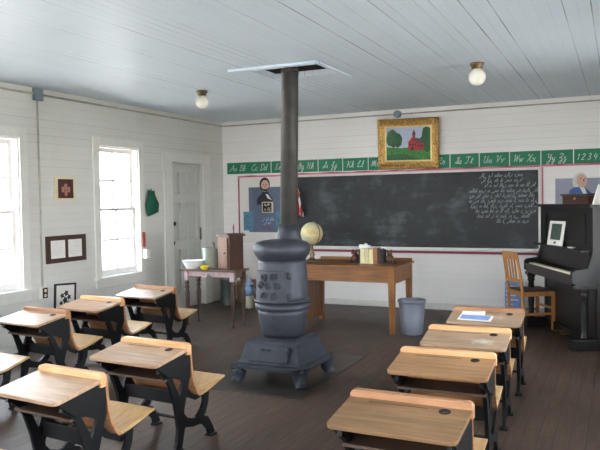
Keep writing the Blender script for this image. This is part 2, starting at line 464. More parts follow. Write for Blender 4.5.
# ceiling with the flue opening
HX0, HX1, HY0, HY1 = -3.14, -2.46, 5.66, 6.24
def ceiling():
    b = MB(); o = [(HX0, HX1, HY0, HY1)]
    xs = [XL - T, HX0, HX1, XR + T]; ys = [YF - T, HY0, HY1, YB + T]
    for i in range(3):
        for j in range(3):
            if i == 1 and j == 1: continue
            b.box((xs[i], ys[j], H), (xs[i + 1], ys[j + 1], H + .05))
    bmesh.ops.remove_doubles(b.bm, verts=b.bm.verts, dist=1e-5)
    b.bm.verts.index_update(); seen = {}
    for f in b.bm.faces: seen.setdefault(tuple(sorted(v.index for v in f.verts)), []).append(f)
    bmesh.ops.delete(b.bm, geom=[f for v in seen.values() if len(v) > 1 for f in v], context='FACES_ONLY')
    structure(b.build('ceiling', M['ceiling']))
ceiling()
b = MB()                                   # the boxed shaft above the opening
z0, z1 = H + .05, H + .75
b.box((HX0 - .03, HY0 - .03, z0), (HX0, HY1 + .03, z1)); b.box((HX1, HY0 - .03, z0), (HX1 + .03, HY1 + .03, z1))
b.box((HX0, HY0 - .03, z0), (HX1, HY0, z1)); b.box((HX0, HY1, z0), (HX1, HY1 + .03, z1))
b.box((HX0 - .03, HY0 - .03, z1), (HX1 + .03, HY1 + .03, z1 + .03))
structure(b.build('trim_1', M['attic'], weld=True))
b = MB()                                   # pale boards round the near side of the opening
b.box((HX0 - .17, HY0 - .08, H - .022), (HX1 + .04, HY0, H), bev=.003)
structure(b.build('trim_2', M['pale_blue']))
b = MB(); b.box((HX1, HY0 + .001, H - .012), (HX1 + .05, HY1 + .22, H), bev=.003)
structure(b.build('trim_3', M['pale_blue']))
# roof over everything, with eaves, so daylight only comes through the windows
b = MB()
xm = (XL + XR) / 2
b.prism([(XL - .75, H + .08), (xm, H + 2.3), (XR + .75, H + .08), (XR + .75, H + .20), (xm, H + 2.42), (XL - .75, H + .20)], 'Y', YF - .7, YB + .7)
structure(b.build('roof', M['attic']))
b = MB(); b.prism([(XL - T, H + .05), (XR + T, H + .05), (xm, H + 2.28)], 'Y', YB + .02, YB + T)
structure(b.build('wall_gable', M['wall_back']))

# baseboards and a thin cornice strip
structure(MB().box((XL, YB - .016, 0), (XR, YB, .085), bev=.004).build('baseboard_back', M['trim']))
b = MB()
b.box((XL, YF, 0), (XL + .016, DY0 - .2, .085), bev=.004)
structure(b.build('baseboard_left', M['trim']))
structure(MB().box((XR - .016, YF, 0), (XR, YB - .02, .085), bev=.004).build('baseboard_right', M['trim']))

# ---- windows: frame, casing, sill, two sashes each with glass and bars
def sash(name, u0, u1, z0, z1, x0, x1, parent, top, bot, nx=2, nz=2):
    """sash frame in the plane of a wall along Y (x0..x1 thick)"""
    st = 0.045; b = MB()
    b.box((x0, u0, z0), (x1, u0 + st, z1)); b.box((x0, u1 - st, z0), (x1, u1, z1))
    b.box((x0, u0 + st, z1 - top), (x1, u1 - st, z1)); b.box((x0, u0 + st, z0), (x1, u1 - st, z0 + bot))
    for i in range(1, nx):
        u = u0 + st + (u1 - u0 - 2 * st) * i / nx
        b.box((x0 + .004, u - .014, z0 + bot), (x1 - .004, u + .014, z1 - top))
    for i in range(1, nz):
        z = z0 + bot + (z1 - top - z0 - bot) * i / nz
        b.box((x0 + .006, u0 + st, z - .014), (x1 - .006, u1 - st, z + .014))
    o = b.build(name, M['sash'], parent, weld=True)
    xm = (x0 + x1) / 2
    MB().box((xm - .002, u0 + st * .7, z0 + bot * .7), (xm + .002, u1 - st * .7, z1 - top * .7)).build('pane', M['glass'], o)
    return o

def window(n, xf, u0, u1, real=True):
    """window in local frame: wall inner face at x=0, outdoors at -x; placed by matrix xf"""
    r = bpy.data.objects.new('window_%d' % n, None); COL.objects.link(r); structure(r); r.matrix_world = xf
    w, z0, z1 = u1 - u0, WZ0, WZ1
    b = MB(); c = .10                     # casing boards on the wall face
    b.box((0, -c, z0), (.022, 0, z1 + .1), bev=.003); b.box((0, w, z0), (.022, w + c, z1 + .1), bev=.003)
    b.box((0, 0, z1), (.022, w, z1 + .1), bev=.003)
    b.build('casing', M['trim'], r)
    b = MB()                               # jamb lining
    b.box((-T, 0, z0 + .001), (0, .016, z1)); b.box((-T, w - .016, z0 + .001), (0, w, z1)); b.box((-T, .016, z1 - .016), (0, w - .016, z1))
    b.build('jamb', M['sash'], r, weld=True)
    b = MB()
    b.box((-T, .0, z0 - .03), (0, w, z0 + .001)); b.box((0, -c - .02, z0 - .03), (.055, w + c + .02, z0 + .001))
    b.build('sill', M['trim'], r)
    MB().box((0, -c, z0 - .12), (.018, w + c, z0 - .03), bev=.003).build('apron', M['trim'], r)
    zm = 1.43
    sash('upper_sash', .016, w - .016, zm - .02, z1 - .016, -.125, -.09, r, .05, .035)
    lo = sash('lower_sash', .016, w - .016, z0 + .002, zm + .02, -.088, -.053, r, .035, .075)
    MB().box((-.053, w / 2 - .025, zm + .0), (-.04, w / 2 + .025, zm + .018), bev=.003).build('sash_lock', M['brass'], lo)
    # a light portal only tells the renderer where the daylight enters
    ld = bpy.data.lights.new('daylight_portal', 'AREA'); ld.shape = 'RECTANGLE'; ld.size = z1 - z0; ld.size_y = w
    ld.cycles.is_portal = True
    lo_ = bpy.data.objects.new('daylight_portal', ld); COL.objects.link(lo_)
    lo_.matrix_world = xf @ Matrix.Translation((-T - .02, w / 2, (z0 + z1) / 2)) @ Matrix(((0, 0, -1, 0), (0, 1, 0, 0), (1, 0, 0, 0), (0, 0, 0, 1)))
k = 1
for a, c in LW: window(k, Matrix.Translation((XL, a, 0)), 0, c - a); k += 1
for a, c in RW: window(k, Matrix.Translation((XR, c, 0)) @ Matrix.Rotation(PI, 4, 'Z'), 0, c - a); k += 1
for a, c in FW: window(k, Matrix.Translation((c, YF, 0)) @ Matrix.Rotation(PI / 2, 4, 'Z'), 0, c - a); k += 1

# ---- door on the left wall near the corner
r = bpy.data.objects.new('door_1', None); COL.objects.link(r); structure(r); r.location = (XL, DY0, 0)
w = DY1 - DY0
b = MB()
b.box((0, -.19, 0), (.022, 0, DZ + .13), bev=.003); b.box((0, w, 0), (.022, w + .18, DZ + .13), bev=.003); b.box((0, 0, DZ), (.022, w, DZ + .13), bev=.003)
b.build('casing', M['trim'], r)
b = MB()
b.box((-.11, .0, .0), (-.075, w, DZ))        # back sheet of the leaf
def dbox(u0, u1, z0, z1): b.box((-.075, u0, z0), (-.05, u1, z1), bev=.004)
st = .10
dbox(.002, st, .005, DZ - .012); dbox(w - st, w - .002, .005, DZ - .012)
for z0_, z1_ in ((.005, .22), (.84, .98), (1.50, 1.62), (DZ - .13, DZ - .012)): dbox(st, w - st, z0_, z1_)
for i in (1, 2):
    u = st + (w - 2 * st) * i / 3
    for z0_, z1_ in ((.22, .84), (.98, 1.50), (1.62, DZ - .13)): dbox(u - .03, u + .03, z0_, z1_)
b.build('leaf', M['door'], r)
kn = MB().lathe([(.026, 0), (.026, .006), (.01, .01), (.01, .035), (.026, .045), (.03, .058), (.02, .072), (.004, .075)], 20, xf=Matrix.Translation((-.05, .045, 1.21)) @ Matrix.Rotation(PI / 2, 4, 'Y'))
kn.build('knob', M['black'], r)
kn = MB().lathe([(.022, 0), (.022, .012), (.012, .016)], 16, xf=Matrix.Translation((-.05, .045, .94)) @ Matrix.Rotation(PI / 2, 4, 'Y'))
kn.build('lock', M['black'], r)
kn = MB().lathe([(.022, 0), (.022, .012), (.012, .016)], 16, xf=Matrix.Translation((-.05, .095, .94)) @ Matrix.Rotation(PI / 2, 4, 'Y'))
kn.build('bolt', M['black'], r)
MB().box((-.05, w - .035, .95), (-.03, w - .012, 1.13), bev=.003).build('hinge', M['steel_dark'], r)

# ---- outdoors
structure(MB().box((-60, -60, -.9), (60, 60, -.6)).build('ground', M['ground']))

def outdoor_tree(x, y, label, seed):
    rnd = random.Random(seed)
    t = thing('leafy_tree', label, 'tree', (x, y, -.62), 0, 'trees outside the left windows')
    b = MB(); b.tube([(0, 0, 0), (.05, .02, 1.2), (-.03, .06, 2.4), (.06, 0, 4.2)], [.17, .14, .11, .05], 10)
    for k in range(7):
        a = rnd.uniform(0, 2 * PI); z = rnd.uniform(1.4, 3.4); l = rnd.uniform(.8, 1.5)
        b.tube([(0, .03, z), (math.cos(a) * l * .5, math.sin(a) * l * .5, z + l * .5), (math.cos(a) * l, math.sin(a) * l, z + l * .8)], [.05, .035, .015], 6)
    b.build('trunk', M['bark'], t)
    c = MB()
    for k in range(420):
        a = rnd.uniform(0, 2 * PI); rr = 1.7 * rnd.random() ** .5; z = rnd.uniform(2.2, 5.0)
        p = Vector((math.cos(a) * rr, math.sin(a) * rr, z)); s = rnd.uniform(.06, .13)
        n = Vector((rnd.gauss(0, 1), rnd.gauss(0, 1), rnd.gauss(0, 1))).normalized(); u = n.orthogonal().normalized() * s; v = n.cross(u) * .6
        c._face([c.bm.verts.new(p + q) for q in (u, v, -u, -v)])
    o = c.build('foliage', M['leaf'], t); o['kind'] = 'stuff'
outdoor_tree(-12.6, 10.4, 'pale leafy tree outdoors behind the leftmost window', 3)

# ================================================================== SCHOOL DESKS
DW = 0.54
def make_desk():
    t = thing('school_desk', '', 'school desk')
    W2 = DW / 2
    # sloped writing board; local y runs from the pupil's edge (0) towards the blackboard
    sl = math.atan2(.045, .285)
    X = Matrix.Translation((0, 0, .57)) @ Matrix.Rotation(sl, 4, 'X')
    b = MB(); r_ = .028
    pts = [(-W2, .29), (-W2, r_), (-W2 + r_ * .3, r_ * .3), (-W2 + r_, 0), (W2 - r_, 0), (W2 - r_ * .3, r_ * .3), (W2, r_), (W2, .29)]
    b.prism(pts, 'Z', -.019, 0, X, .003)
    top = b.build('desk_top', M['desk_top'], t)
    # pen groove and inkwell
    g = MB(); g.box((-.17, .252, .0002), (.09, .259, .0008), X); g.build('pen_groove', M['desk_shelf'], top)
    iw = MB(); iw.lathe([(.025, -.004), (.025, .0025), (.020, .004), (.017, .002), (.001, .0015)], 24, (.165, .245, 0), X, cap=False)
    iw.build('inkwell', M['ink_hole'], top)
    # rail along the front edge with dropped round ends
    b = MB()
    b.prism([(-W2, .575), (W2, .575), (W2, .627), (W2 - .006, .639), (W2 - .02, .645), (-W2 + .02, .645), (-W2 + .006, .639), (-W2, .627)], 'Y', .285, .327, None, .004)
    b.build('top_rail', M['desk_rail'], t)
    # open book box: floor board and the board behind it
    b = MB(); b.box((-W2 + .03, .11, .447), (W2 - .03, .32, .46)); b.build('book_shelf', M['desk_shelf'], t)
    # backrest of the seat in front: a slatted board that curves from the rail down to the seat
    b = MB(); cv = [(.336, .628), (.337, .58), (.341, .52), (.350, .45), (.368, .38), (.396, .325), (.425, .297)]
    b.strip(cv, .016, 'X', -W2 + .012, W2 - .012)
    b.build('backrest', M['desk_rail_red'], t)
    # seat: slatted, turned up at the back and rounded at the front
    b = MB()
    b.strip([(.415, .303), (.44, .300), (.50, .309), (.60, .335), (.67, .356), (.692, .356)], [.014, .018, .018, .018, .018, .010], 'X', -W2 + .02, W2 - .02)
    b.build('seat', M['desk_seat'], t)
    # cast-iron side standards
    for sgn in (-1, 1):
        x = sgn * (W2 - .022); a, c = x - .008, x + .008
        b = MB()
        b.prism([(.03, .556), (.285, .592), (.333, .60), (.333, .50), (.33, .43), (.27, .42), (.19, .455), (.14, .465), (.06, .525)], 'X', a, c)
        b.build('side_panel', M['iron'], t)
        x = sgn * (W2 - .040); a, c = x - .011, x + .011
        b = MB()
        b.strip([(.065, .52), (.10, .505), (.14, .475), (.175, .42), (.20, .36), (.225, .30), (.25, .22), (.257, .13), (.24, .05), (.225, .012)], [.03, .034, .038, .042, .046, .054, .07, .064, .054, .06], 'X', a, c)
        b.strip([(.25, .24), (.278, .32), (.302, .39), (.318, .44)], [.07, .062, .056, .06], 'X', a + .001, c - .001)
        b.strip([(.25, .20), (.30, .155), (.37, .135), (.44, .135), (.50, .11), (.54, .06), (.556, .012)], [.07, .06, .05, .055, .06, .05, .06], 'X', a + .001, c - .001)
        b.strip([(.42, .14), (.475, .18), (.50, .23), (.508, .30)], [.055, .055, .05, .055], 'X', a + .002, c - .002)
        b.strip([(.305, .36), (.35, .31), (.40, .282), (.50, .296), (.61, .326)], [.034, .03, .026, .022, .014], 'X', a + .003, c - .003)
        b.box((a - .014, .19, 0), (c + .014, .255, .013), bev=.003); b.box((a - .014, .525, 0), (c + .014, .59, .013), bev=.003)
        b.build('leg', M['iron'], t)
    # rails that tie the two standards
    b = MB(); b.box((-W2 + .045, .262, .27), (W2 - .045, .275, .35), bev=.003); b.build('cross_rail', M['iron'], t)
    b = MB(); b.tube([(-W2 + .045, .40, .135), (W2 - .045, .40, .135)], .011, 8); b.build('stretcher', M['iron'], t)
    return t

desk_spots = [  # x of the middle, y of the near edge, turn, width factor, top, rail, inkwell, label
    (-2.625, 2.42, -5.5, .865, 'desk_top', 'desk_rail', False, 'narrow school desk with orange rail and no inkwell, in front of the stove-side desk'),
    (-2.668, 3.198, -4.8, 1.0, 'desk_top', 'desk_rail', True, 'school desk with round inkwell beside the cast iron stove, second column from the windows'),
    (-4.395, 5.50, -4.9, 1.0, 'desk_top_pale', 'desk_rail_red', True, 'pale topped school desk under the second window, nearest the wash table'),
    (-4.379, 4.666, -7.0, 1.0, 'desk_top', 'desk_rail', True, 'school desk in the window column in front of the small tilted black framed picture'),
    (-4.340, 3.952, -5.6, .97, 'desk_top', 'desk_rail_red', True, 'school desk with brown backrest by the electrical outlet, third from the wash table'),
    (-4.330, 3.13, -5.0, 1.0, 'desk_top', 'desk_rail', True, 'school desk cut by the left edge, only its pale seat showing below the first window'),
    (-2.640, 1.60, -4.5, 1.0, 'desk_top', 'desk_rail', True, 'school desk at the bottom left corner with only a corner of seat showing'),
    (-0.837, 2.595, -1.5, 1.02, 'desk_top_brown', 'desk_rail_red', True, 'large brown school desk nearest the camera at the front of the right column'),
    (-0.880, 3.553, 0.7, 1.0, 'desk_top_warm', 'desk_rail', True, 'golden school desk with round inkwell, second from the front in the right column'),
    (-0.899, 4.306, 1.8, 1.0, 'desk_top_chalky', 'desk_rail', True, 'school desk with chalky white patch near its inkwell, in front of the desk with papers'),
    (-0.919, 5.155, 1.5, 1.0, 'desk_top_dusty', 'desk_rail_red', True, 'school desk with blue printed papers on its greyish top, nearest the wooden chair'),
]
proto = make_desk()
for i, (x, y, a, wf, tm, rm, ink, lab) in enumerate(desk_spots):
    o = proto if i == len(desk_spots) - 1 else copy_tree(proto)
    o.location = (x, y, 0); o.rotation_euler = (0, 0, R(a)); o.scale = (wf, 1, 1)
    tag(o, lab, 'school desk', 'wooden school desks in three columns')
    for ch in list(o.children):
        n = ch.name.split('.')[0]
        mm = {'desk_top': tm, 'top_rail': rm}.get(n)
        if mm:
            ch.material_slots[0].link = 'OBJECT'; ch.material_slots[0].material = M[mm]
        if n == 'desk_top' and not ink:
            for g in list(ch.children): bpy.data.objects.remove(g)

# papers on the last desk of the right column
def desk_local(i):
    x, y, a = desk_spots[i][:3]
    return Matrix.Translation((x, y, .57)) @ Matrix.Rotation(R(a), 4, 'Z') @ Matrix.Rotation(math.atan2(.045, .285), 4, 'X')
X = desk_local(10)
def flat_thing(name, label, cat, xf, lo, hi, mats, group=None):
    o = MB().box(lo, hi).build(name, mats); o.matrix_world = xf; tag(o, label, cat, group); return o
t = thing('printed_leaflet', 'open blue and white printed leaflet lying on the desk nearest the chair', 'leaflet'); t.matrix_world = X @ Matrix.Translation((-.07, .12, .0008)) @ Matrix.Rotation(R(-4), 4, 'Z')
MB().box((-.125, -.065, 0), (.125, .065, .003)).build('page', M['white_card'], t)
b = MB(); b.box((-.11, -.045, .003), (.105, .05, .0042)); b.build('printed_panel', M['blue_print'], t)
t = thing('folded_paper', 'folded white paper with grey underside lying against the rail of the desk with leaflet', 'paper'); t.matrix_world = X @ Matrix.Translation((-.10, .228, .0012)) @ Matrix.Rotation(R(3), 4, 'Z')
MB().prism([(-.03, 0), (.03, 0), (.028, .010), (-.026, .016)], 'X', -.085, .085, None, .001).build('folded_sheet', M['white_card'], t)

# ================================================================== STOVE
SC = (-2.595, 5.215)
t = thing('cast_iron_stove', 'tall grey cast iron pot bellied stove in the middle of the room', 'stove', (SC[0], SC[1], .007))
b = MB()
b.lathe([(.150, .35), (.176, .365), (.188, .40), (.204, .48), (.212, .55), (.216, .585)], 48)
b.build('fire_pot', M['stove'], t)
b = MB()
b.lathe([(.216, .585), (.232, .592), (.237, .605), (.237, .622), (.230, .634), (.220, .640)], 48); b.build('ring', M['stove'], t)
b = MB()
b.lathe([(.220, .640), (.219, .70), (.215, .80), (.209, .90), (.203, .97), (.202, 1.0)], 48); b.build('barrel', M['stove'], t)
b = MB()
b.lathe([(.202, 1.0), (.208, 1.015), (.228, 1.04), (.241, 1.07), (.243, 1.10), (.236, 1.125), (.215, 1.147), (.17, 1.160), (.10, 1.168), (.001, 1.170)], 48); b.build('dome', M['stove'], t)
def on_round(ang, rad, z, d=0):
    """frame on the round body: x to the right, z up, y into the stove"""
    return Matrix.Rotation(ang, 4, 'Z') @ Matrix.Translation((0, -rad, z))
def curved_panel(b, a0, a1, r0, r1, z0, z1, n=10):
    A = []
    for k in range(n + 1):
        a = a0 + (a1 - a0) * k / n - PI / 2
        A.append([b.bm.verts.new((rr * math.cos(a), rr * math.sin(a), z)) for rr, z in ((r0, z0), (r1, z0), (r1 - .006, z1), (r0 - .006, z1))])
    for k in range(n):
        for j in range(4): b._face([A[k][j], A[k + 1][j], A[k + 1][(j + 1) % 4], A[k][(j + 1) % 4]])
    b._face(A[0][::-1]); b._face(A[-1])
b = MB(); curved_panel(b, R(-42), R(38), .215, .238, .665, .92); fd = b.build('fire_door', M['stove'], t, recalc=True)
b = MB()                                   # raised scrollwork on the door
for s, (cx_, cz) in enumerate(((-.10, .80), (-.02, .80), (.065, .80), (-.06, .72), (.03, .72), (-.06, .87), (.03, .87))):
    pts = []
    for k in range(22):
        a = k / 21 * 3.6 * PI; rr = .034 * (1 - k / 30)
        th = (cx_ + rr * math.cos(a + s)) / .238
        pts.append((.241 * math.sin(th), -.241 * math.cos(th), cz + rr * math.sin(a + s)))
    b.tube(pts, .0045, 6)
b.build('scrollwork', M['stove'], fd)
for zz in (.70, .88):
    MB().lathe([(.013, -.03), (.016, -.02), (.016, .02), (.013, .03)], 14, (.238 * math.sin(R(40)), -.238 * math.cos(R(40)), zz)).build('hinge', M['stove'], fd)
MB().tube([(-.165, -.19, .79), (-.18, -.205, .79), (-.19, -.22, .80)], [.01, .008, .013], 8).build('latch', M['stove'], fd)
MB().lathe([(.236, .655), (.244, .658), (.244, .664), (.232, .668)], 48).build('band', M['stove'], t)
# square foot: flared base with ash door, skirt and four feet
def frustum(b, rings):
    rows = [[b.bm.verts.new((sx * h_, sy * h2, z)) for sx, sy in ((-1, -1), (1, -1), (1, 1), (-1, 1))] for h_, h2, z in rings]
    for i in range(len(rows) - 1):
        for k in range(4): b._face([rows[i][k], rows[i][(k + 1) % 4], rows[i + 1][(k + 1) % 4], rows[i + 1][k]])
    b._face(rows[0][::-1]); b._face(rows[-1])
b = MB(); frustum(b, [(.285, .285, .155), (.268, .268, .19), (.240, .240, .29), (.236, .236, .332), (.222, .222, .342), (.19, .19, .356)])
b.build('ash_box', M['stove'], t)
b = MB(); frustum(b, [(.315, .315, .118), (.33, .33, .126), (.33, .33, .142), (.31, .31, .156), (.275, .275, .162)]); b.build('skirt', M['stove'], t)
b = MB(); Xd = Matrix.Translation((-.02, -.280, .178)) @ Matrix.Rotation(R(-9), 4, 'X')
b.box((-.17, -.008, 0), (.185, .02, .138), Xd, .006)
ad = b.build('ash_door', M['stove'], t)
b = MB(); b.tube([Xd @ Vector(p) for p in ((-.03, -.008, .10), (-.03, -.03, .10), (.03, -.03, .10), (.03, -.008, .10))], .007, 8); b.build('handle', M['stove'], ad)
for z in (.03, .11):
    MB().lathe([(.010, -.02), (.012, 0), (.010, .02)], 10, xf=Xd @ Matrix.Translation((.19, -.004, z))).build('hinge', M['stove'], ad)
for sx in (-1, 1):
    for sy in (-1, 1):
        b = MB()
        c = Vector((sx * .268, sy * .268, 0)); d = Vector((sx, sy, 0)).normalized()
        b.tube([c + Vector((0, 0, .135)), c + d * .015 + Vector((0, 0, .09)), c + d * .01 + Vector((0, 0, .045)), c + d * .035 + Vector((0, 0, .015)), c + d * .04 + Vector((0, 0, 0))], [.075, .062, .046, .044, .052], 12)
        b.build('foot', M['stove'], t)
# flue collar at the back of the dome, pipe into the ceiling
PB, PT = Vector((-2.662, 5.49, 1.165)), Vector((-2.760, 5.80, H + .5))
b = MB(); b.lathe([(.118, -.06), (.114, .0), (.100, .05), (.086, .13)], 32, (PB.x - SC[0], PB.y - SC[1], 1.16)); b.build('flue_collar', M['stove'], t)
tp = thing('stove_pipe', 'dark grey metal stove pipe rising from the stove into the ceiling opening', 'stove pipe', PB)
D = PT - PB
def pp(f): return D * f
b = MB(); b.tube([pp(0) + Vector((0, 0, .03)), pp(.35), pp(.73)], .078, 32); b.build('lower_pipe', M['pipe'], tp)
b = MB(); b.tube([pp(.73), pp(.86), pp(1)], .074, 32); b.build('upper_pipe', M['pipe'], tp)
for f in (.73,):
    b = MB(); b.tube([pp(f - .008), pp(f + .008)], .0815, 32); b.build('pipe_seam', M['pipe'], tp)
b = MB(); b.box((-3.2, 4.66, 0), (-2.2, 6.18, .006), bev=.002)
o = b.build('stove_board', M['sheet_metal']); tag(o, 'flat dark sheet metal board on the floor under the stove', 'stove board')

# ================================================================== TEACHER'S DESK AND WHAT STANDS ON IT
TX0, TX1, TY0, TY1, TZ = -3.46, -2.25, 7.27, 8.02, .76
t = thing('teacher_desk', 'brown oak teacher desk on square legs in front of the blackboard', 'desk', ((TX0 + TX1) / 2, (TY0 + TY1) / 2, 0))
hx, hy = (TX1 - TX0) / 2, (TY1 - TY0) / 2
MB().box((-hx - .02, -hy - .02, TZ - .026), (hx + .02, hy + .02, TZ), bev=.006).build('desk_top', M['teacher'], t)
MB().prism([(-hx + .01, TZ - .026), (hx - .01, TZ - .026), (hx - .01, TZ - .205), (hx - .09, TZ - .185), (-hx + .09, TZ - .185), (-hx + .01, TZ - .205)], 'Y', -hy + .005, -hy + .025, None, .003).build('front_apron', M['teacher'], t)
MB().box((-hx + .01, hy - .025, TZ - .2), (hx - .01, hy - .005, TZ - .026)).build('back_apron', M['teacher'], t)
for s in (-1, 1):
    MB().box((s * (hx - .02) - .01, -hy + .02, TZ - .2), (s * (hx - .02) + .01, hy - .02, TZ - .026)).build('side_apron', M['teacher'], t)
    for q in (-1, 1):
        b = MB(); cx_, cy_ = s * (hx - .035), q * (hy - .035)
        rows = []
        for hw, z in ((.024, 0), (.034, TZ - .20), (.034, TZ - .026)):
            rows.append([b.bm.verts.new((cx_ + i * hw, cy_ + j * hw, z)) for i, j in ((-1, -1), (1, -1), (1, 1), (-1, 1))])
        for i in range(2):
            for k in range(4): b._face([rows[i][k], rows[i][(k + 1) % 4], rows[i + 1][(k + 1) % 4], rows[i + 1][k]])
        b._face(rows[0][::-1]); b._face(rows[-1])
        b.build('leg', M['teacher_v'], t)
MB().box((-hx + .03, -hy + .07, .06), (-hx + .05, hy - .07, TZ - .2)).build('side_panel', M['teacher_v'], t)
# a low gallery board along the far edge
MB().box((-hx + .02, hy - .02, TZ), (hx, hy + .0, TZ + .035), bev=.004).build('gallery', M['teacher'], t)

# globe
t = thing('desk_globe', 'faded cream globe on an ornate stand at the left end of the teacher desk', 'globe', (-3.385, 7.62, TZ))
b = MB(); b.lathe([(.085, 0), (.088, .01), (.07, .02), (.045, .03), (.022, .05), (.034, .09), (.018, .13), (.014, .21)], 28); b.build('stand', M['brass'], t)
MB().sphere((0, 0, .343), .135, 36, 20).build('ball', M['globe'], t)
b = MB(); pts = [(.147 * math.sin(a) * .9, -.147 * math.sin(a) * .42, .343 - .147 * math.cos(a)) for a in [R(k) for k in range(-5, 186, 12)]]
b.tube(pts, .006, 8); b.build('meridian_ring', M['brass'], t)

# books between bookends
BY = 7.60
def book(x, w, h, d, mat, label, grp, lean=0):
    t = thing('book', label, 'book', (x + w / 2, BY, TZ), 0, grp); t.rotation_euler = (0, lean, 0)
    b = MB(); b.box((-w / 2, -d / 2, 0), (-w / 2 + .003, d / 2, h)); b.box((w / 2 - .003, -d / 2, 0), (w / 2, d / 2, h)); b.box((-w / 2 + .003, -d / 2, 0), (w / 2 - .003, -d / 2 + .004, h))
    b.build('cover', mat, t, weld=True)
    MB().box((-w / 2 + .003, -d / 2 + .004, .004), (w / 2 - .003, d / 2 - .006, h - .004)).build('page_block', M['white_card'], t)
g = 'books in a row on the teacher desk'
bx = -2.735
for w, h, d, mm, lab in ((.052, .168, .13, plain('cream_cloth', srgb(214, 206, 160), .6, 0, .06), 'cream book against the left bookend, under the crumpled white paper'),
                         (.045, .170, .13, plain('ivory_cloth', srgb(204, 192, 150), .6, 0, .06), 'ivory book second from the left in the row on the teacher desk'),
                         (.048, .166, .13, plain('buff_cloth', srgb(220, 208, 158), .6, 0, .06), 'buff cream book third from the left in the row on the teacher desk'),
                         (.050, .185, .13, plain('tan_brown_cloth', srgb(150, 102, 62), .6, 0, .08), 'tall tan brown book beside the cream ones on the teacher desk'),
                         (.040, .172, .13, plain('dark_brown_cloth', srgb(54, 38, 32), .6, 0, .08), 'dark brown book rightmost in the row, by the right bookend')):
    book(bx, w, h, d, mm, lab, g); bx += w + .004
def bookend(x, s, mat, label):
    t = thing('bookend', label, 'bookend', (x, BY - .01, TZ), 0, 'pair of bookends on the teacher desk')
    MB().box((-.012, -.055, 0), (.012, .055, .165), bev=.003).build('upright_plate', M['black'], t)
    b = MB(); b.box((min(0, s * .13), -.05, 0), (max(0, s * .13), .05, .016), bev=.003); b.build('foot_plate', M['black'], t)
    b = MB()                               # small seated animal figure
    b.sphere((s * .066, 0, .060), .046, 16, 10, .95, .9, 1.15); b.sphere((s * .070, -.012, .125), .030, 14, 9); b.sphere((s * .045, -.012, .152), .011, 8, 6); b.sphere((s * .092, -.012, .152), .011, 8, 6)
    b.tube([(s * .09, -.02, .085), (s * .112, -.025, .045), (s * .116, -.026, .016)], .012, 8); b.tube([(s * .09, .02, .085), (s * .112, .025, .045), (s * .116, .026, .016)], .012, 8)
    b.tube([(s * .085, -.022, .122), (s * .106, -.03, .112)], [.016, .011], 8)
    b.build('figure', mat, t)
bookend(-2.748, -1, plain('red_brown_bronze', srgb(96, 52, 44), .45, .3), 'dark bookend with reddish seated figure at the left end of the books')
bookend(bx + .014, 1, plain('brown_bronze', srgb(98, 70, 50), .45, .3), 'dark bookend with brown seated figure at the right end of the books')
# crumpled white paper on the books
b = MB(); b.sphere((0, 0, 0), .06, 18, 12, 1.25, .8, .5)
for v in b.bm.verts:
    n = math.sin(v.co.x * 90 + v.co.y * 70) * .008 + random.uniform(-.006, .006); v.co += v.co.normalized() * n
o = b.build('crumpled_paper', M['white_card']); o.location = (-2.70, BY, TZ + .168 + .024); tag(o, 'crumpled white paper lying on top of the cream books', 'paper')

# wastebasket
t = thing('wastebasket', 'grey plastic wastebasket on the floor at the right end of the teacher desk', 'wastebasket', (-2.095, 7.43, 0))
b = MB(); b.lathe([(.001, .004), (.105, .004), (.115, 0), (.118, .01), (.148, .375), (.144, .375), (.114, .016), (.001, .014)], 36, cap=False); b.build('bin', M['plastic'], t)
b = MB(); b.lathe([(.146, .352), (.156, .354), (.158, .372), (.156, .384), (.145, .384), (.143, .376)], 36, cap=False); b.build('rim', M['plastic'], t)

# ================================================================== WASH TABLE IN THE CORNER
WX0, WX1, WY0, WY1, WZ = -4.83, -4.10, 6.96, 7.30, .69
t = thing('wash_table', 'small worn table with turned legs and pinkish apron in front of the door', 'table', ((WX0 + WX1) / 2, (WY0 + WY1) / 2, 0))
hx, hy = (WX1 - WX0) / 2, (WY1 - WY0) / 2
MB().box((-hx - .03, -hy, WZ - .022), (hx + .02, hy, WZ), bev=.005).build('table_top', M['table_plank'], t)
b = MB(); b.box((-hx + .07, -hy + .045, WZ - .085), (-.03, -hy + .06, WZ - .022)); b.box((.03, -hy + .045, WZ - .085), (hx - .07, -hy + .06, WZ - .022)); b.box((-.03, -hy + .045, WZ - .06), (.03, -hy + .06, WZ - .022))
b.build('front_apron', M['lilac'], t, weld=True)
MB().box((-hx + .07, hy - .06, WZ - .10), (hx - .07, hy - .045, WZ - .022)).build('back_apron', M['lilac'], t)
leg_prof = [(.012, 0), (.016, .02), (.012, .05), (.019, .10), (.016, .14), (.026, .17), (.016, .20), (.024, .24), (.028, .32), (.030, .40), (.020, .45), (.030, .475), (.019, .50), (.030, .525), (.022, .55), (.022, .56)]
for s in (-1, 1):
    MB().box((s * (hx - .05) - .008, -hy + .07, WZ - .10), (s * (hx - .05) + .008, hy - .07, WZ - .022)).build('side_apron', M['table_plank'], t)
    for q in (-1, 1):
        lx, ly = s * (hx - .045), q * (hy - .045)
        lg = MB().lathe(leg_prof, 20, (lx, ly, 0)).build('leg', M['dark_wood'], t)
        MB().box((lx - .026, ly - .026, .555), (lx + .026, ly + .026, WZ - .022), bev=.003).build('leg_block', M['lilac' if q < 0 else 'dark_wood'], lg)
t = thing('enamel_basin', 'white enamel wash basin at the left end of the wash table', 'basin', (-4.74, 7.08, WZ))
MB().lathe([(.001, .004), (.07, .004), (.075, 0), (.08, .004), (.115, .06), (.135, .094), (.146, .100), (.146, .104), (.133, .100), (.118, .062), (.075, .012), (.001, .010)], 40, cap=False).build('bowl', M['enamel'], t)
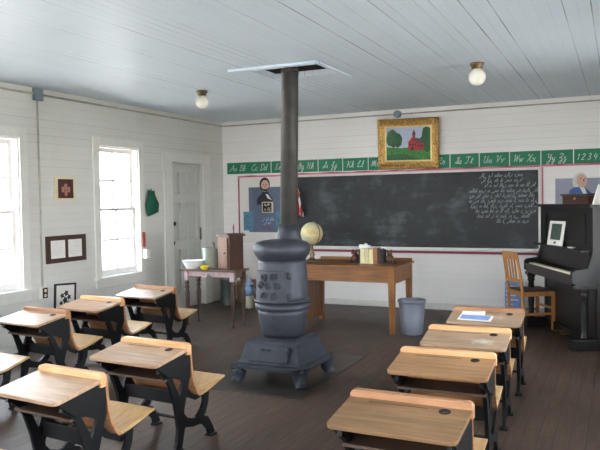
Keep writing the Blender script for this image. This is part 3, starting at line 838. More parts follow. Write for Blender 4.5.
o = MB().lathe([(.001, .003), (.03, 0), (.033, .004), (.055, .035), (.058, .048), (.054, .048), (.05, .036), (.03, .010), (.001, .008)], 28, cap=False).build('soap_dish', M['yellow']); o.location = (-4.54, 7.02, WZ); tag(o, 'small yellow dish on the wash table in front of the bucket', 'dish')
t = thing('water_bucket', 'galvanised bucket standing on the wash table beside the wooden cabinet', 'bucket', (-4.55, 7.195, WZ))
MB().lathe([(.001, .006), (.085, .006), (.09, 0), (.094, .006), (.112, .245), (.118, .25), (.116, .255), (.107, .25), (.088, .014), (.001, .012)], 36, cap=False).build('pail', M['steel'], t)
MB().tube([(.114 * math.cos(a), -.02 - .05 * math.sin(a), .242 - .055 * math.sin(a)) if 0 < a < PI else (.114 * math.cos(a), 0, .245) for a in [PI * k / 14 for k in range(15)]], .004, 8).build('bail', M['steel_dark'], t)
t = thing('dipper', 'wooden handled dipper standing in the bucket', 'dipper', (-4.53, 7.19, WZ + .013)); 
MB().lathe([(.001, 0), (.035, 0), (.04, .05), (.036, .05), (.001, .006)], 20, (0, 0, 0), cap=False).build('cup', M['steel_dark'], t)
MB().tube([(.036, 0, .04), (.045, -.01, .18), (.03, -.02, .31)], [.006, .007, .010], 8).build('handle', M['tan_wood'], t)
# wooden cabinet turned towards the room
t = thing('wooden_cabinet', 'red brown wooden cabinet with tan door standing on the wash table', 'cabinet', (-4.245, 7.145, WZ), R(-20))
s2 = .108
b = MB(); b.box((-s2, -s2, 0), (s2, s2, .40), bev=.003); b.build('body', M['red_wood'], t)
MB().prism([(-s2 - .025, .40), (s2 + .025, .40), (s2 + .025, .412), (s2 - .02, .43), (-s2 + .02, .43), (-s2 - .025, .412)], 'Y', -s2 - .022, s2 + .022, None, .002).build('lid', M['red_wood'], t)
# door on the face that looks towards the left front
b = MB(); b.box((-s2 + .015, -s2 - .014, .02), (s2 - .03, -s2, .385), bev=.003); dr = b.build('door', M['tan_wood'], t)
for i in range(9):
    for k, yy in enumerate((-s2 + .045, s2 - .06)):
        MB().sphere((yy, -s2 - .014, .05 + .038 * i), .006, 8, 6).build('nail_head', M['black'], dr)
MB().sphere((s2 - .075, -s2 - .02, .2), .012, 12, 8).build('knob', M['black'], dr)
o = MB().lathe([(.022, 0), (.018, .006), (.006, .012), (.009, .05), (.011, .07), (.006, .10), (.002, .115)], 14).build('hand_bell', M['maroon']); o.location = (-4.19, 7.13, WZ + .431); tag(o, 'small pointed maroon ornament on top of the wooden cabinet', 'ornament')

# things on the floor by the back wall behind the wash table
t = thing('milk_can', 'tall dull metal can on the floor near the corner behind the wash table', 'can', (-5.18, 8.62, 0))
MB().lathe([(.11, 0), (.115, .012), (.112, .03), (.112, .36), (.118, .37), (.105, .41), (.07, .46), (.068, .50), (.085, .52), (.085, .535), (.06, .545), (.001, .55)], 32).build('can_body', M['steel_dark'], t)
for s in (-1, 1): MB().tube([(s * .10, 0, .42), (s * .135, 0, .43), (s * .14, 0, .37), (s * .114, 0, .35)], .007, 8).build('handle', M['steel_dark'], t)
t = thing('cardboard_box', 'brown cardboard box on the floor against the back wall behind the stoneware crock', 'box', (-4.90, 8.98, 0))
MB().box((-.27, -.13, 0), (.27, .13, .32), bev=.004).build('carton', M['cardboard'], t)
MB().box((-.27, -.128, .321), (.27, -.004, .326)).build('flap', M['cardboard'], t); MB().box((-.27, .004, .321), (.27, .128, .326)).build('flap', M['cardboard'], t)
t = thing('stoneware_crock', 'cream stoneware crock on the floor between wash table and stove', 'crock', (-4.735, 8.46, 0))
MB().lathe([(.055, 0), (.06, .006), (.062, .16), (.058, .175), (.045, .18), (.001, .18)], 28).build('crock_body', M['stoneware'], t)
b = MB(); b.lathe([(.001, 0), (.055, 0), (.082, .03), (.085, .09), (.066, .15), (.034, .20), (.024, .25), (.001, .252)], 24)
for v in b.bm.verts: v.co.x += math.sin(v.co.z * 60) * .005; v.co.y *= .85
o = b.build('plastic_bag', M['blue_plastic']); o.location = (-4.735, 8.46, .181); tag(o, 'pale blue plastic jug shaped bag sitting on top of the cream crock', 'bag')

# ================================================================== PIANO
fx = Vector((-.42132, .90691, 0)); rx = Vector((.90691, .42132, 0))
PO = Vector((-.95, 8.31, 0)) + fx * .10 - rx * .028
pyaw = math.atan2(-fx.y, -fx.x)
t = thing('upright_piano', 'dark upright piano standing at an angle in the right corner', 'piano', PO, pyaw)
PL = 1.43; e = .05
for x0 in (0, PL - e):
    b = MB()
    b.prism([(.62, 0), (.62, 1.385), (.20, 1.385), (.20, .95), (.15, .80), (.03, .785), (0, .76), (0, .66), (.05, .63), (.24, .60), (.24, 0)], 'X', x0, x0 + e, None, .004)
    b.build('side_panel', M['piano'], t)
MB().box((e, .01, .635), (PL - e, .24, .70), bev=.004).build('key_bed', M['piano'], t)
MB().box((e, .004, .70), (PL - e, .03, .735), bev=.004).build('key_slip', M['piano'], t)
for x0 in (e, PL - e - .05): MB().box((x0, .03, .70), (x0 + .05, .19, .765), bev=.005).build('key_block', M['piano'], t)
kb = MB().box((0, 0, 0), (1.23, .15, .022)).build('keyboard', M['ivory'], t); kb.location = (.10, .032, .728)
pat = (0, 1, 3, 4, 5)
for o_ in range(8):
    for k in pat:
        idx = o_ * 7 + k + 2
        if idx >= 51 or idx < 1: continue
        x = (idx + 1) * 1.23 / 52
        q = MB().box((x - .0055, .05, .022), (x + .0055, .148, .034), bev=.001).build('black_key', M['ivory_dark'], kb)
MB().prism([(.182, .735), (.20, .735), (.205, .95), (.19, .955), (.182, .80)], 'X', e, PL - e).build('fallboard', M['piano'], t)
MB().box((e, .105, .952), (PL - e, .215, .972), bev=.004).build('music_ledge', M['piano'], t)
b = MB(); b.box((e, .205, .972), (PL - e, .225, 1.385))
for x0, x1 in ((e + .02, .13), (.13, PL - .13), (PL - .13, PL - e - .02)):
    pass
up = b.build('upper_panel', M['piano'], t)
b = MB(); x0, x1 = .17, PL - .17; z0, z1 = 1.02, 1.33
for lo, hi in (((x0, .195, z0), (x1, .206, z0 + .022)), ((x0, .195, z1 - .022), (x1, .206, z1)), ((x0, .195, z0 + .022), (x0 + .022, .206, z1 - .022)), ((x1 - .022, .195, z0 + .022), (x1, .206, z1 - .022))): b.box(lo, hi)
b.build('moulding', M['piano'], up, weld=True)
MB().box((e, .60, .0), (PL - e, .62, 1.385)).build('back_panel', M['piano'], t)
b = MB(); b.box((-.022, .17, 1.385), (PL + .035, .64, 1.395), bev=.003); b.box((-.032, .152, 1.395), (PL + .045, .645, 1.418), bev=.006); b.build('lid', M['piano'], t)
MB().box((e, .25, .10), (PL - e, .27, .635)).build('lower_panel', M['piano'], t)
MB().box((e, .22, 0), (PL - e, .27, .10), bev=.003).build('plinth', M['piano'], t)
for x0 in (.0, PL - .10):
    xm = x0 + .05; ld_ = .07 if x0 < .5 else .14
    lg = MB().lathe([(.038, .11), (.044, .13), (.032, .15), (.028, .18), (.034, .30), (.038, .42), (.030, .52), (.044, .545), (.034, .56), (.046, .58), (.048, .60)], 24, (xm, ld_, 0)).build('leg', M['piano'], t)
    MB().box((xm - .055, .015, .60), (xm + .055, .24, .635), bev=.004).build('corbel', M['piano'], lg)
    MB().box((xm - .06, .0, 0), (xm + .06, .24, .11), bev=.008).build('toe_block', M['piano'], lg)
for x in (PL / 2 - .07, PL / 2 + .07):
    MB().box((x - .018, .13, .045), (x + .018, .23, .057), bev=.004).build('pedal', M['brass'], t)
PM = Matrix.Translation(PO) @ Matrix.Rotation(pyaw, 4, 'Z')
# booklet on the music ledge, leaning on the panel and turned a little to the room
t = thing('music_booklet', 'white bordered booklet with dark green picture standing on the piano ledge', 'booklet'); t.matrix_world = PM @ Matrix.Translation((.60, .14, .974)) @ Matrix.Rotation(R(8), 4, 'Z') @ Matrix.Rotation(R(-9), 4, 'X')
MB().box((-.16, -.004, 0), (.16, .004, .265)).build('cover', M['white_card'], t)
MB().box((-.105, -.006, .06), (.105, -.004, .235)).build('picture', M['green_photo'], t)
MB().box((-.02, -.006, .018), (.02, -.004, .04)).build('caption', M['black'], t)
o = MB().box((-.035, -.025, 0), (.035, .025, .012), bev=.003).build('note_card', M['white_card']); o.matrix_world = PM @ Matrix.Translation((1.02, .16, .973)) @ Matrix.Rotation(R(20), 4, 'Z'); tag(o, 'small white card lying on the piano ledge near the keys', 'card')
# things on the lid
t = thing('wooden_box', 'long brown wooden box with darker lid lying on top of the piano', 'box'); t.matrix_world = PM @ Matrix.Translation((.82, .36, 1.419)) @ Matrix.Rotation(R(3), 4, 'Z')
MB().box((-.30, -.09, 0), (.30, .09, .085), bev=.006).build('box_body', M['red_wood'], t)
MB().box((-.33, -.10, .086), (.33, .10, .108), bev=.008).build('box_lid', M['dark_wood'], t)
MB().box((-.02, -.097, .045), (.02, -.09, .07), bev=.002).build('clasp', M['gold_light'], t)
t = thing('songbook', 'white and red book leaning on the piano top at the right edge', 'book'); t.matrix_world = PM @ Matrix.Translation((1.34, .30, 1.419)) @ Matrix.Rotation(R(-55), 4, 'Z') @ Matrix.Rotation(R(-18), 4, 'X')
MB().box((-.11, -.006, 0), (.11, .006, .20)).build('cover', M['white_card'], t)
MB().box((-.11, -.008, .0), (.0, -.006, .05)).build('red_panel', M['red'], t)

# ================================================================== WOODEN CHAIR
face = Vector((.84, .55)).normalized()
cyaw = math.atan2(-face.x, face.y)
t = thing('wooden_chair', 'honey oak chair with slatted back pulled up to the piano', 'chair', (-.93, 8.25, 0), cyaw)
# local: +y forward, x right
for s in (-1, 1):
    b = MB(); b.tube([(s * .175, -.19, 0), (s * .175, -.175, .22), (s * .175, -.18, .44), (s * .175, -.205, .62), (s * .17, -.25, .88)], [.016, .019, .02, .018, .015], 4, False); b.build('back_post', M['chair'], t)
    b = MB(); b.box((s * .185 - .017, .165, 0), (s * .185 + .017, .199, .43), bev=.003); b.build('leg', M['chair'], t)
    b = MB(); b.box((s * .18 - .009, -.165, .17), (s * .18 + .009, .17, .195)); b.build('side_stretcher', M['chair'], t)
    b = MB(); b.box((s * .18 - .01, -.17, .385), (s * .18 + .01, .175, .435)); b.build('side_rail', M['chair'], t)
MB().box((-.17, .172, .385), (.17, .192, .435)).build('front_rail', M['chair'], t)
MB().box((-.165, -.19, .385), (.165, -.172, .435)).build('back_rail', M['chair'], t)
MB().box((-.17, .177, .23), (.17, .19, .255)).build('front_stretcher', M['chair'], t)
b = MB(); b.box((-.195, -.165, .436), (.195, .21, .452), bev=.006); b.build('seat', M['chair_seat'], t)
def back_y(z): return -.18 - max(0, z - .44) * .16
b = MB(); b.prism([(-.165, .80), (.165, .80), (.165, .868), (.10, .885), (-.10, .885), (-.165, .868)], 'Y', -.257, -.237); b.build('top_rail', M['chair'], t)
b = MB(); b.box((-.165, -.225, .54), (.165, -.207, .58)); b.build('lower_back_rail', M['chair'], t)
for k in range(4):
    x = -.105 + .07 * k
    b = MB(); b.strip([(-.216, .575), (-.232, .70), (-.246, .81)], .009, 'X', x - .016, x + .016); b.build('back_slat', M['chair'], t)
t = thing('blue_box', 'tall blue and white patterned carton on the floor behind the wooden chair', 'box', (-1.21, 8.98, 0))
MB().box((-.10, -.07, 0), (.10, .07, .44), bev=.003).build('carton', M['blue_print'], t)
b = MB()
for k in range(7): b.box((-.085, -.0735, .04 + k * .056), (.06 - (k % 3) * .03, -.070, .055 + k * .056))
b.build('printed_lines', M['white_card'], t)

# ================================================================== BLACKBOARD WALL
def wallrect(name, x0, x1, z0, z1, d0, d1, mat, parent=None, bev=0):
    """a panel on the back wall between depths d0..d1 in front of it"""
    return MB().box((x0, YB - d1, z0), (x1, YB - d0, z1), bev=bev).build(name, mat, parent)
BX0, BX1, BZ0, BZ1 = -4.39, -.93, .835, 1.845
t = thing('blackboard', 'long chalk smeared blackboard with white frame and chalk tray across the back wall', 'blackboard', ((BX0 + BX1) / 2, YB, 1.34))
def L(o): o.location = (-(BX0 + BX1) / 2, -YB, -1.34); return o
sf = MB().box(((BX0 - BX1) / 2, -.02, BZ0 - 1.34), ((BX1 - BX0) / 2, -.001, BZ1 - 1.34)).build('slate', M['slate'], t)
b = MB(); bw = (BX1 - BX0) / 2
b.box((-bw - .03, -.03, BZ1 - 1.34), (bw + .03, -.001, BZ1 - 1.34 + .025)); b.box((bw, -.03, BZ0 - 1.34), (bw + .03, -.001, BZ1 - 1.34)); b.box((-bw - .03, -.03, BZ0 - 1.34), (-bw, -.001, BZ1 - 1.34))
b.build('frame', M['trim'], t, weld=True)
b = MB(); b.box((-bw - .03, -.10, BZ0 - 1.34 - .03), (bw + .05, -.001, BZ0 - 1.34 - .004), bev=.004); b.box((-bw - .03, -.10, BZ0 - 1.34 - .004), (bw + .05, -.092, BZ0 - 1.34 + .012)); b.build('chalk_tray', M['trim'], t)
MB().box((-bw - .03, -.024, BZ0 - 1.34 - .075), (bw + .05, -.001, BZ0 - 1.34 - .045)).build('tray_border', M['maroon'], t)
# handwriting, too soft in the photograph to read: rows of joined loops
rnd = random.Random(11)
def scribble(b, x0, x1, z, hgt, w, y):
    x = x0
    while x < x1:
        nl = rnd.randint(2, 6); pts = []
        wl = hgt * .62
        for i in range(nl):
            asc = rnd.choice((1, 1, 1, 1.9, -.8)) * hgt
            for q in range(7):
                a = q / 7 * 2 * PI
                zz = asc * (0.5 - 0.5 * math.cos(a)) * (1 if asc > 0 else .8); pts.append((x + i * wl + wl * (q / 7) + math.sin(a) * wl * .3 + .35 * zz, z + zz))
        b.ribbon(pts, w, y, .0008)
        x += nl * wl + hgt * .8
rows = [(-1.66, -1.10), (-1.64, -1.12), (-1.60, -1.02), (-1.80, -.99), (-1.80, -1.0), (-1.80, -.98), (-1.78, -.97), (-1.72, -.97), (-1.70, -1.02), (-1.45, -1.1)]
b = MB(); z = BZ1 - .075
for i, (x0, x1) in enumerate(rows):
    scribble(b, x0 - (BX0 + BX1) / 2, x1 - (BX0 + BX1) / 2, z - 1.34, .028, .0048, -.02); z -= .066
o = b.build('chalk_writing', M['faint_chalk'], sf)

# pink paper borders around the boards
def border(name, x0, x1, z0, z1, mat, label): o = wallrect(name, x0, x1, z0, z1, 0.0, .004, mat); tag(o, label, 'border strip', 'paper borders on the back wall'); return o
def wavy(x0, x1, z, label, mats, grp='paper borders on the back wall'):
    b = MB(); n = int((x1 - x0) / .05)
    b.mat(0).box((x0, YB - .035, z - .012), (x1, YB - .031, z + .012))
    b.mat(1)
    k = 0; x = x0 + .1
    while x < x1 - .5:
        l = .25 + .25 * ((k * 37) % 10) / 10; b.prism([(x, z + .013), (x + l * .5, z + .003), (x + l, z + .013), (x + l * .5, z + .017)], 'Y', YB - .037, YB - .0355); x += l + .12; k += 1
    o = b.build('border_strip', mats); tag(o, label, 'border strip', grp)
wavy(-5.29, BX0 - .03, 1.878, 'pink scalloped border along the top of the left bulletin board', [M['pink'], M['maroon']])
wavy(BX0 - .028, BX1 + .02, 1.888, 'long pink scalloped border above the blackboard', [M['pink'], M['maroon']])
wavy(BX1 + .03, .35, 1.892, 'pink scalloped border along the wall above the piano', [M['pink'], M['maroon']])
border('border_strip', -5.305, -5.28, .86, 1.862, M['maroon'], 'vertical maroon border at the left of the portrait bulletin board')
border('border_strip', -.892, -.872, .86, 1.875, M['pink'], 'vertical pink border just right of the blackboard')

# ---- green alphabet cards with white cursive letters
def catmull(pts, n=5):
    out = []
    P = [pts[0]] + list(pts) + [pts[-1]]
    for i in range(1, len(P) - 2):
        for k in range(n):
            t = k / n; a, b_, c, d = P[i - 1], P[i], P[i + 1], P[i + 2]
            out.append(tuple(.5 * (2 * b_[j] + (c[j] - a[j]) * t + (2 * a[j] - 5 * b_[j] + 4 * c[j] - d[j]) * t * t + (3 * b_[j] - a[j] - 3 * c[j] + d[j]) * t ** 3) for j in (0, 1)))
    out.append(pts[-1]); return out
G = {  # strokes as x,y pairs; baseline 0, x-height 1, ascender 2, descender -1
 'A': '0,.2 .3,0 .9,1 1.4,2 1.5,.4 1.7,0;.5,.8 1.0,.7 1.6,.9', 'B': '.2,1.7 .5,2 .4,0;.4,1.8 1,2 1.3,1.6 .7,1.1 1.4,.8 1.3,.1 .6,0 .2,.2',
 'C': '1.3,1.7 1,2 .4,1.6 .1,.8 .4,.1 1,0 1.4,.4', 'D': '.5,2 .4,.2 .2,.1 .6,0 1.3,.3 1.5,1.2 1.1,1.9 .4,2 .1,1.7',
 'E': '1.2,1.8 .8,2 .4,1.6 .8,1.1 .3,.7 .2,.2 .7,0 1.2,.4', 'F': '.1,1.7 .5,2 1.5,1.9;.9,1.9 .8,.4 .4,0 .1,.3;.5,1 1.2,1.1',
 'G': '0,.1 .8,1 1.1,1.8 .8,2 .5,1.4 1,1 1.3,1.4 1.2,.3 .7,0 .3,.2', 'H': '.1,1.7 .4,2 .3,0;1.3,2 1.1,1 1.2,.1 1.5,.2;.3,1 .8,1.1 1.1,1',
 'I': '.1,.4 .9,1.2 1.1,1.9 .8,2 .7,.5 .3,0 .1,.4 1.1,.4', 'J': '.1,.6 .8,1.6 .9,2 .6,1.8 .7,0 .6,-.9 .3,-.8 .5,-.2 1.2,.4',
 'K': '.1,1.7 .4,2 .3,0;1.3,2 .8,1.2 .4,1 .9,.8 1.2,0 1.5,.2', 'L': '.1,1 .7,1.4 1,1.9 .7,2 .6,.5 .2,.1 .6,.2 1.2,0 1.5,.3',
 'M': '.1,.1 .3,1 .4,1.9 .7,.2;.7,.2 1,1.9 1.1,.2;1.1,.2 1.4,1.9 1.6,.1 1.8,.2', 'N': '.1,.1 .3,1 .4,1.9 .9,.1;.9,.1 1.1,1.8 1.4,2',
 'O': '.9,2 .3,1.5 .2,.5 .7,0 1.3,.6 1.3,1.6 .9,2 .8,1.6 1.4,1.7', 'P': '.2,1.6 .5,2 .4,0;.4,1.8 1,2 1.3,1.5 .9,1 .5,1.1',
 'Q': '.2,1.7 .8,2 1.2,1.4 .8,.5 .2,.1 .6,.2 1.1,0 1.4,.2', 'R': '.2,1.6 .5,2 .4,0;.4,1.8 1,2 1.3,1.5 .7,1 1.1,.5 1.3,0 1.5,.2',
 'S': '0,.2 .8,1.2 1,1.8 .7,2 .5,1.6 1,.8 .8,.1 .3,.2 .9,.5', 'T': '.1,1.7 .5,2 1.5,1.9;.9,1.9 .8,.4 .4,0 .1,.3',
 'U': '.1,1.7 .4,2 .3,.5 .7,0 1.1,.6 1.2,2;1.2,2 1.2,.2 1.5,.1', 'V': '.1,1.7 .4,2 .6,.1;.6,.1 1.1,1.6 1.4,2',
 'W': '.1,1.8 .3,2 .4,.1;.4,.1 .9,1.8;.9,1.8 1,.1;1,.1 1.5,2', 'X': '.1,1.7 .4,2 1.1,0 1.4,.3;1.3,2 .2,0', 'Y': '.1,1.7 .4,2 .4,1.1 .8,.9 1.1,1.9;1.1,1.9 1,-.7 .6,-.9 .5,-.4 1.3,.4',
 'Z': '.1,1.7 .5,2 1,1.7 .6,1 .2,.8 .9,.6 .9,-.6 .5,-.9 .4,-.4 1.2,.4',
 'a': '.8,.9 .4,1 .1,.5 .4,0 .8,.5 .9,1;.9,1 .9,.2 1.2,.1', 'b': '0,.1 .5,1.2 .5,2 .3,1.8 .2,.3 .5,0 .8,.5 .6,.9 1.1,.8', 'c': '.8,.8 .5,1 .1,.5 .4,0 .9,.2', 'd': '.8,.9 .4,1 .1,.5 .4,0 .8,.5;.9,2 .9,.2 1.2,.1',
 'e': '0,.2 .6,.6 .6,1 .2,.7 .3,.1 .8,.1', 'f': '0,.1 .5,1.2 .5,2 .3,1.8 .3,-.8 .6,-.7 .4,0 .9,.2', 'g': '.8,.9 .4,1 .1,.5 .4,0 .8,.6;.9,1 .8,-.8 .4,-.8 .5,-.3 1.1,.2', 'h': '0,.1 .5,1.2 .5,2 .3,1.8 .2,0;.2,.3 .6,1 .8,.7 .8,.1 1.1,.1',
 'i': '0,.1 .4,1 .4,.2 .8,.1;.45,1.45 .5,1.5', 'j': '0,.1 .5,1 .4,-.8 .1,-.8 .2,-.3 .8,.2;.5,1.45 .55,1.5', 'k': '0,.1 .5,1.2 .5,2 .3,1.8 .2,0;.2,.4 .7,1 .6,.6 .3,.5 .8,0 1,.1', 'l': '0,.1 .5,1.2 .5,2 .3,1.8 .3,.2 .7,.1',
 'm': '0,.8 .2,1 .2,0;.2,.6 .5,1 .6,0;.6,.6 .9,1 1,.1 1.3,.1', 'n': '0,.8 .2,1 .2,0;.2,.6 .6,1 .7,.1 1,.1', 'o': '.5,1 .1,.6 .4,0 .8,.5 .5,1 .6,.8 1,.9', 'p': '0,.4 .3,1 .2,-.9;.2,.6 .6,1 .8,.5 .4,.1 1,.1',
 'q': '.8,.9 .4,1 .1,.5 .4,0 .8,.6;.9,1 .8,-.9 1,-.7 1.1,0', 'r': '0,.1 .3,1.1 .4,.85 .7,.9 .6,.1 .9,.1', 's': '0,.1 .5,1.05 .7,.3 .4,0 .1,.15 .9,.1', 't': '0,.1 .4,1 .5,1.7;.5,1.7 .4,.2 .8,.1;.15,1.2 .8,1.25',
 'u': '0,.6 .2,1 .2,.2 .5,0 .8,1;.8,1 .8,.2 1.1,.1', 'v': '0,.8 .2,1 .4,0;.4,0 .8,1 1.1,.9', 'w': '0,.7 .2,1 .3,0 .6,.9;.6,.9 .7,0 1,1 1.3,.9', 'x': '0,.8 .2,1 .7,0 1,.1;.8,1 .1,0', 'y': '0,.6 .2,1 .3,.2 .7,.4 .8,1;.8,1 .7,-.8 .4,-.8 .5,-.3 1,.2',
 'z': '0,.8 .4,1 .5,.6 .3,.4 .6,.1 .5,-.8 .2,-.7 .4,-.2 .9,.2',
 '1': '.2,1.5 .6,2;.6,2 .5,0', '2': '.1,1.5 .5,2 .9,1.5 .1,.05;.1,.05 1,.05', '3': '.1,1.8 .6,2 .8,1.5 .4,1.1 .9,.6 .5,0 .1,.2', '4': '.3,2 .1,.9 1,.9;.8,1.6 .7,0', '5': '.9,2 .3,2 .2,1.2 .7,1.2 .8,.5 .4,0 .1,.2'}
def write(b, text, x, z, s, y, w, slant=.28):
    for ch in text:
        if ch == ' ': x += s * .75; continue
        mx = 0
        for st_ in G[ch].split(';'):
            pts = [tuple(float(q) for q in p.split(',')) for p in st_.split()]
            mx = max(mx, max(p[0] for p in pts))
            b.ribbon(catmull([(x + (p[0] + slant * p[1]) * s, z + p[1] * s) for p in pts]), w, y, .0008)
        x += (mx + .12) * s
    return x
texts = ['Aa Bb', 'Cc Dd', 'Ee Ff', 'Gg Hh', 'Ii Jj', 'Kk Ll', 'Mm Nn', 'Oo Pp', 'Qq Rr', 'Ss Tt', 'Uu Vv', 'Ww Xx', 'Yy Zz', '1 2 3 4 5']
cx0 = -5.49; pitch = .383
for i, tx in enumerate(texts):
    x0 = cx0 + pitch * i; x1 = x0 + pitch - (.012 if i else .001)
    zt, zb = 2.098 - .0012 * i, 1.925 - .0022 * i
    what = 'numbers one to five' if i == 13 else 'letters ' + ' and '.join(q[0] for q in tx.split())
    t = thing('alphabet_card', 'green alphabet card with white cursive %s, high on back wall' % what, 'alphabet card', ((x0 + x1) / 2, YB, (zt + zb) / 2), 0, 'alphabet cards in a row')
    hw, hz = (x1 - x0) / 2, (zt - zb) / 2
    MB().box((-hw, -.005, -hz), (hw, -.001, hz)).build('card', M['green_card'], t)
    b = MB(); e0 = write(b, tx, 0, 0, .042, 0, .001); b.bm.free()
    b = MB(); sc_ = min(.044, .042 * (2 * hw - .05) / (e0 + .02)); wd = e0 * sc_ / .042
    write(b, tx, -wd / 2 - .01, -.040, sc_, -.005, .007)
    b.build('lettering', M['chalk'], t)

# ---- gilt framed painting of a red schoolhouse
PX0, PX1, PZ0, PZ1 = -3.035, -2.185, 1.915, 2.595
t = thing('framed_painting', 'gilt framed painting of a red schoolhouse among trees above the blackboard', 'painting', ((PX0 + PX1) / 2, YB - .02, (PZ0 + PZ1) / 2)); t.rotation_euler = (R(4), R(1.0), 0)
hw, hz = (PX1 - PX0) / 2, (PZ1 - PZ0) / 2
def frame_ring(b, w, h, prof):
    """mitred frame; prof = list of (inset, forward)"""
    rows = []
    for ins, fw in prof:
        rows.append([b.bm.verts.new((sx * (w - ins), -fw, sz * (h - ins))) for sx, sz in ((-1, -1), (1, -1), (1, 1), (-1, 1))])
    n = len(rows)
    for i in range(n - 1):
        for k in range(4): b._face([rows[i][k], rows[i][(k + 1) % 4], rows[i + 1][(k + 1) % 4], rows[i + 1][k]])
b = MB(); frame_ring(b, hw, hz, [(0, 0), (0, .035), (.012, .05), (.03, .055), (.05, .042), (.075, .03), (.095, .026), (.10, .02)])
fr_ = b.build('frame', M['gold'], t, recalc=True)
for sx in (-1, 0, 1):
    for sz in (-1, 0, 1):
        if sx == 0 and sz == 0: continue
        b = MB()                           # carved corner and centre ornaments
        for k in range(7):
            a = k / 7 * 2 * PI; b.sphere((sx * (hw - .04) + .028 * math.cos(a), -.046, sz * (hz - .04) + .028 * math.sin(a)), .016, 10, 6)
        b.sphere((sx * (hw - .04), -.05, sz * (hz - .04)), .022, 12, 8)
        b.build('ornament', M['gold'], fr_)
b = MB(); frame_ring(b, hw - .098, hz - .098, [(0, .016), (0, .026), (.018, .022), (.02, .014)]); b.build('slip', M['gold_light'], t, recalc=True)
pw, ph = hw - .114, hz - .114
b = MB(); y = -.012
b.mat(0).box((-pw, y, -ph), (pw, y + .006, ph))
def blob(cx_, cz, rx_, rz_, mi, lay, n=16, jag=.14, seed=1):
    rr = random.Random(seed); pts = []
    for k in range(n):
        a = 2 * PI * k / n; q = 1 + rr.uniform(-jag, jag); pts.append((max(-pw, min(pw, cx_ + rx_ * q * math.cos(a))), max(-ph, min(ph, cz + rz_ * q * math.sin(a)))))
    b.mat(mi).prism(pts, 'Y', y - .0006 * (lay + 1), y - .0006 * lay)
def poly(pts, mi, lay): b.mat(mi).prism(pts, 'Y', y - .0006 * (lay + 1), y - .0006 * lay)
poly([(-pw, -ph), (pw, -ph), (pw, -.07), (.1, -.045), (-.1, -.06), (-pw, -.04)], 1, 0)
blob(-.21, .07, .10, .12, 2, 1, seed=2); blob(-.14, .05, .06, .09, 2, 1, seed=3); blob(.27, .05, .08, .19, 2, 1, seed=4); blob(.20, .0, .07, .08, 2, 1, seed=5)
poly([(-.215, -.07), (-.205, -.07), (-.205, .03), (-.215, .03)], 5, 2); poly([(-.16, -.07), (-.15, -.07), (-.15, .0), (-.16, .0)], 5, 2)
poly([(.0, -.09), (.12, -.10), (.12, .01), (.055, .085), (.0, .02)], 3, 2)            # gable end
poly([(.12, -.10), (.215, -.085), (.215, .0), (.12, .01)], 3, 2)
poly([(.055, .085), (.155, .065), (.22, .0), (.12, .01)], 4, 3)                        # roof
poly([(.06, .075), (.10, .068), (.10, .12), (.06, .12)], 3, 3); poly([(.052, .12), (.108, .12), (.08, .19)], 4, 3)
for xx in (.02, .055, .09): poly([(xx, -.03), (xx + .016, -.03), (xx + .016, .0), (xx, .0)], 5, 4)
for xx in (.14, .165, .19): poly([(xx, -.05), (xx + .012, -.05), (xx + .012, -.015), (xx, -.015)], 5, 4)
poly([(.045, -.095), (.075, -.097), (.075, -.045), (.045, -.045)], 5, 4)
poly([(-pw, -ph), (.2, -ph), (-.05, -.14), (-pw, -.15)], 2, 1)
b.build('canvas', [M['sky_paint'], M['grass_paint'], M['tree_paint'], M['house_paint'], M['roof_paint'], M['coat_dark']], t)

# ---- portrait bulletin board on the left
g2 = 'posters on the left bulletin board'
def P(x0, x1, z0, z1, d0, d1, mat, name, label, cat, grp=None): o = wallrect(name, x0, x1, z0, z1, d0, d1, mat); return tag(o, label, cat, grp)
o = P(-5.28, BX0 - .032, .875, 1.86, 0, .003, M['white_card'], 'paper_backing', 'white paper backing between the maroon border and blackboard', 'bulletin board')
P(-5.12, -4.56, 1.035, 1.715, .003, .006, M['board_blue'], 'poster', 'large slate blue poster under the bearded man portrait', 'poster', g2)
P(-5.215, -5.045, 1.06, 1.345, .006, .008, M['teal'], 'poster', 'small teal picture overlapping the lower left of the slate blue poster', 'poster', g2)
def figure(name, cx_, cz, s, parts, label, d):
    t = thing(name, label, 'portrait', (cx_, YB - d, cz), 0)
    for n, mat, pts, lay in parts:
        b = MB(); b.prism([(p[0] * s, p[1] * s) for p in pts], 'Y', -.001 * (lay + 1), -.001 * lay); b.build(n, mat, t)
def ell(cx_, cz, rx_, rz_, n=20, a0=0, a1=360): return [(cx_ + rx_ * math.cos(R(a0 + (a1 - a0) * k / n)), cz + rz_ * math.sin(R(a0 + (a1 - a0) * k / n))) for k in range(n + (0 if a1 - a0 == 360 else 1))]
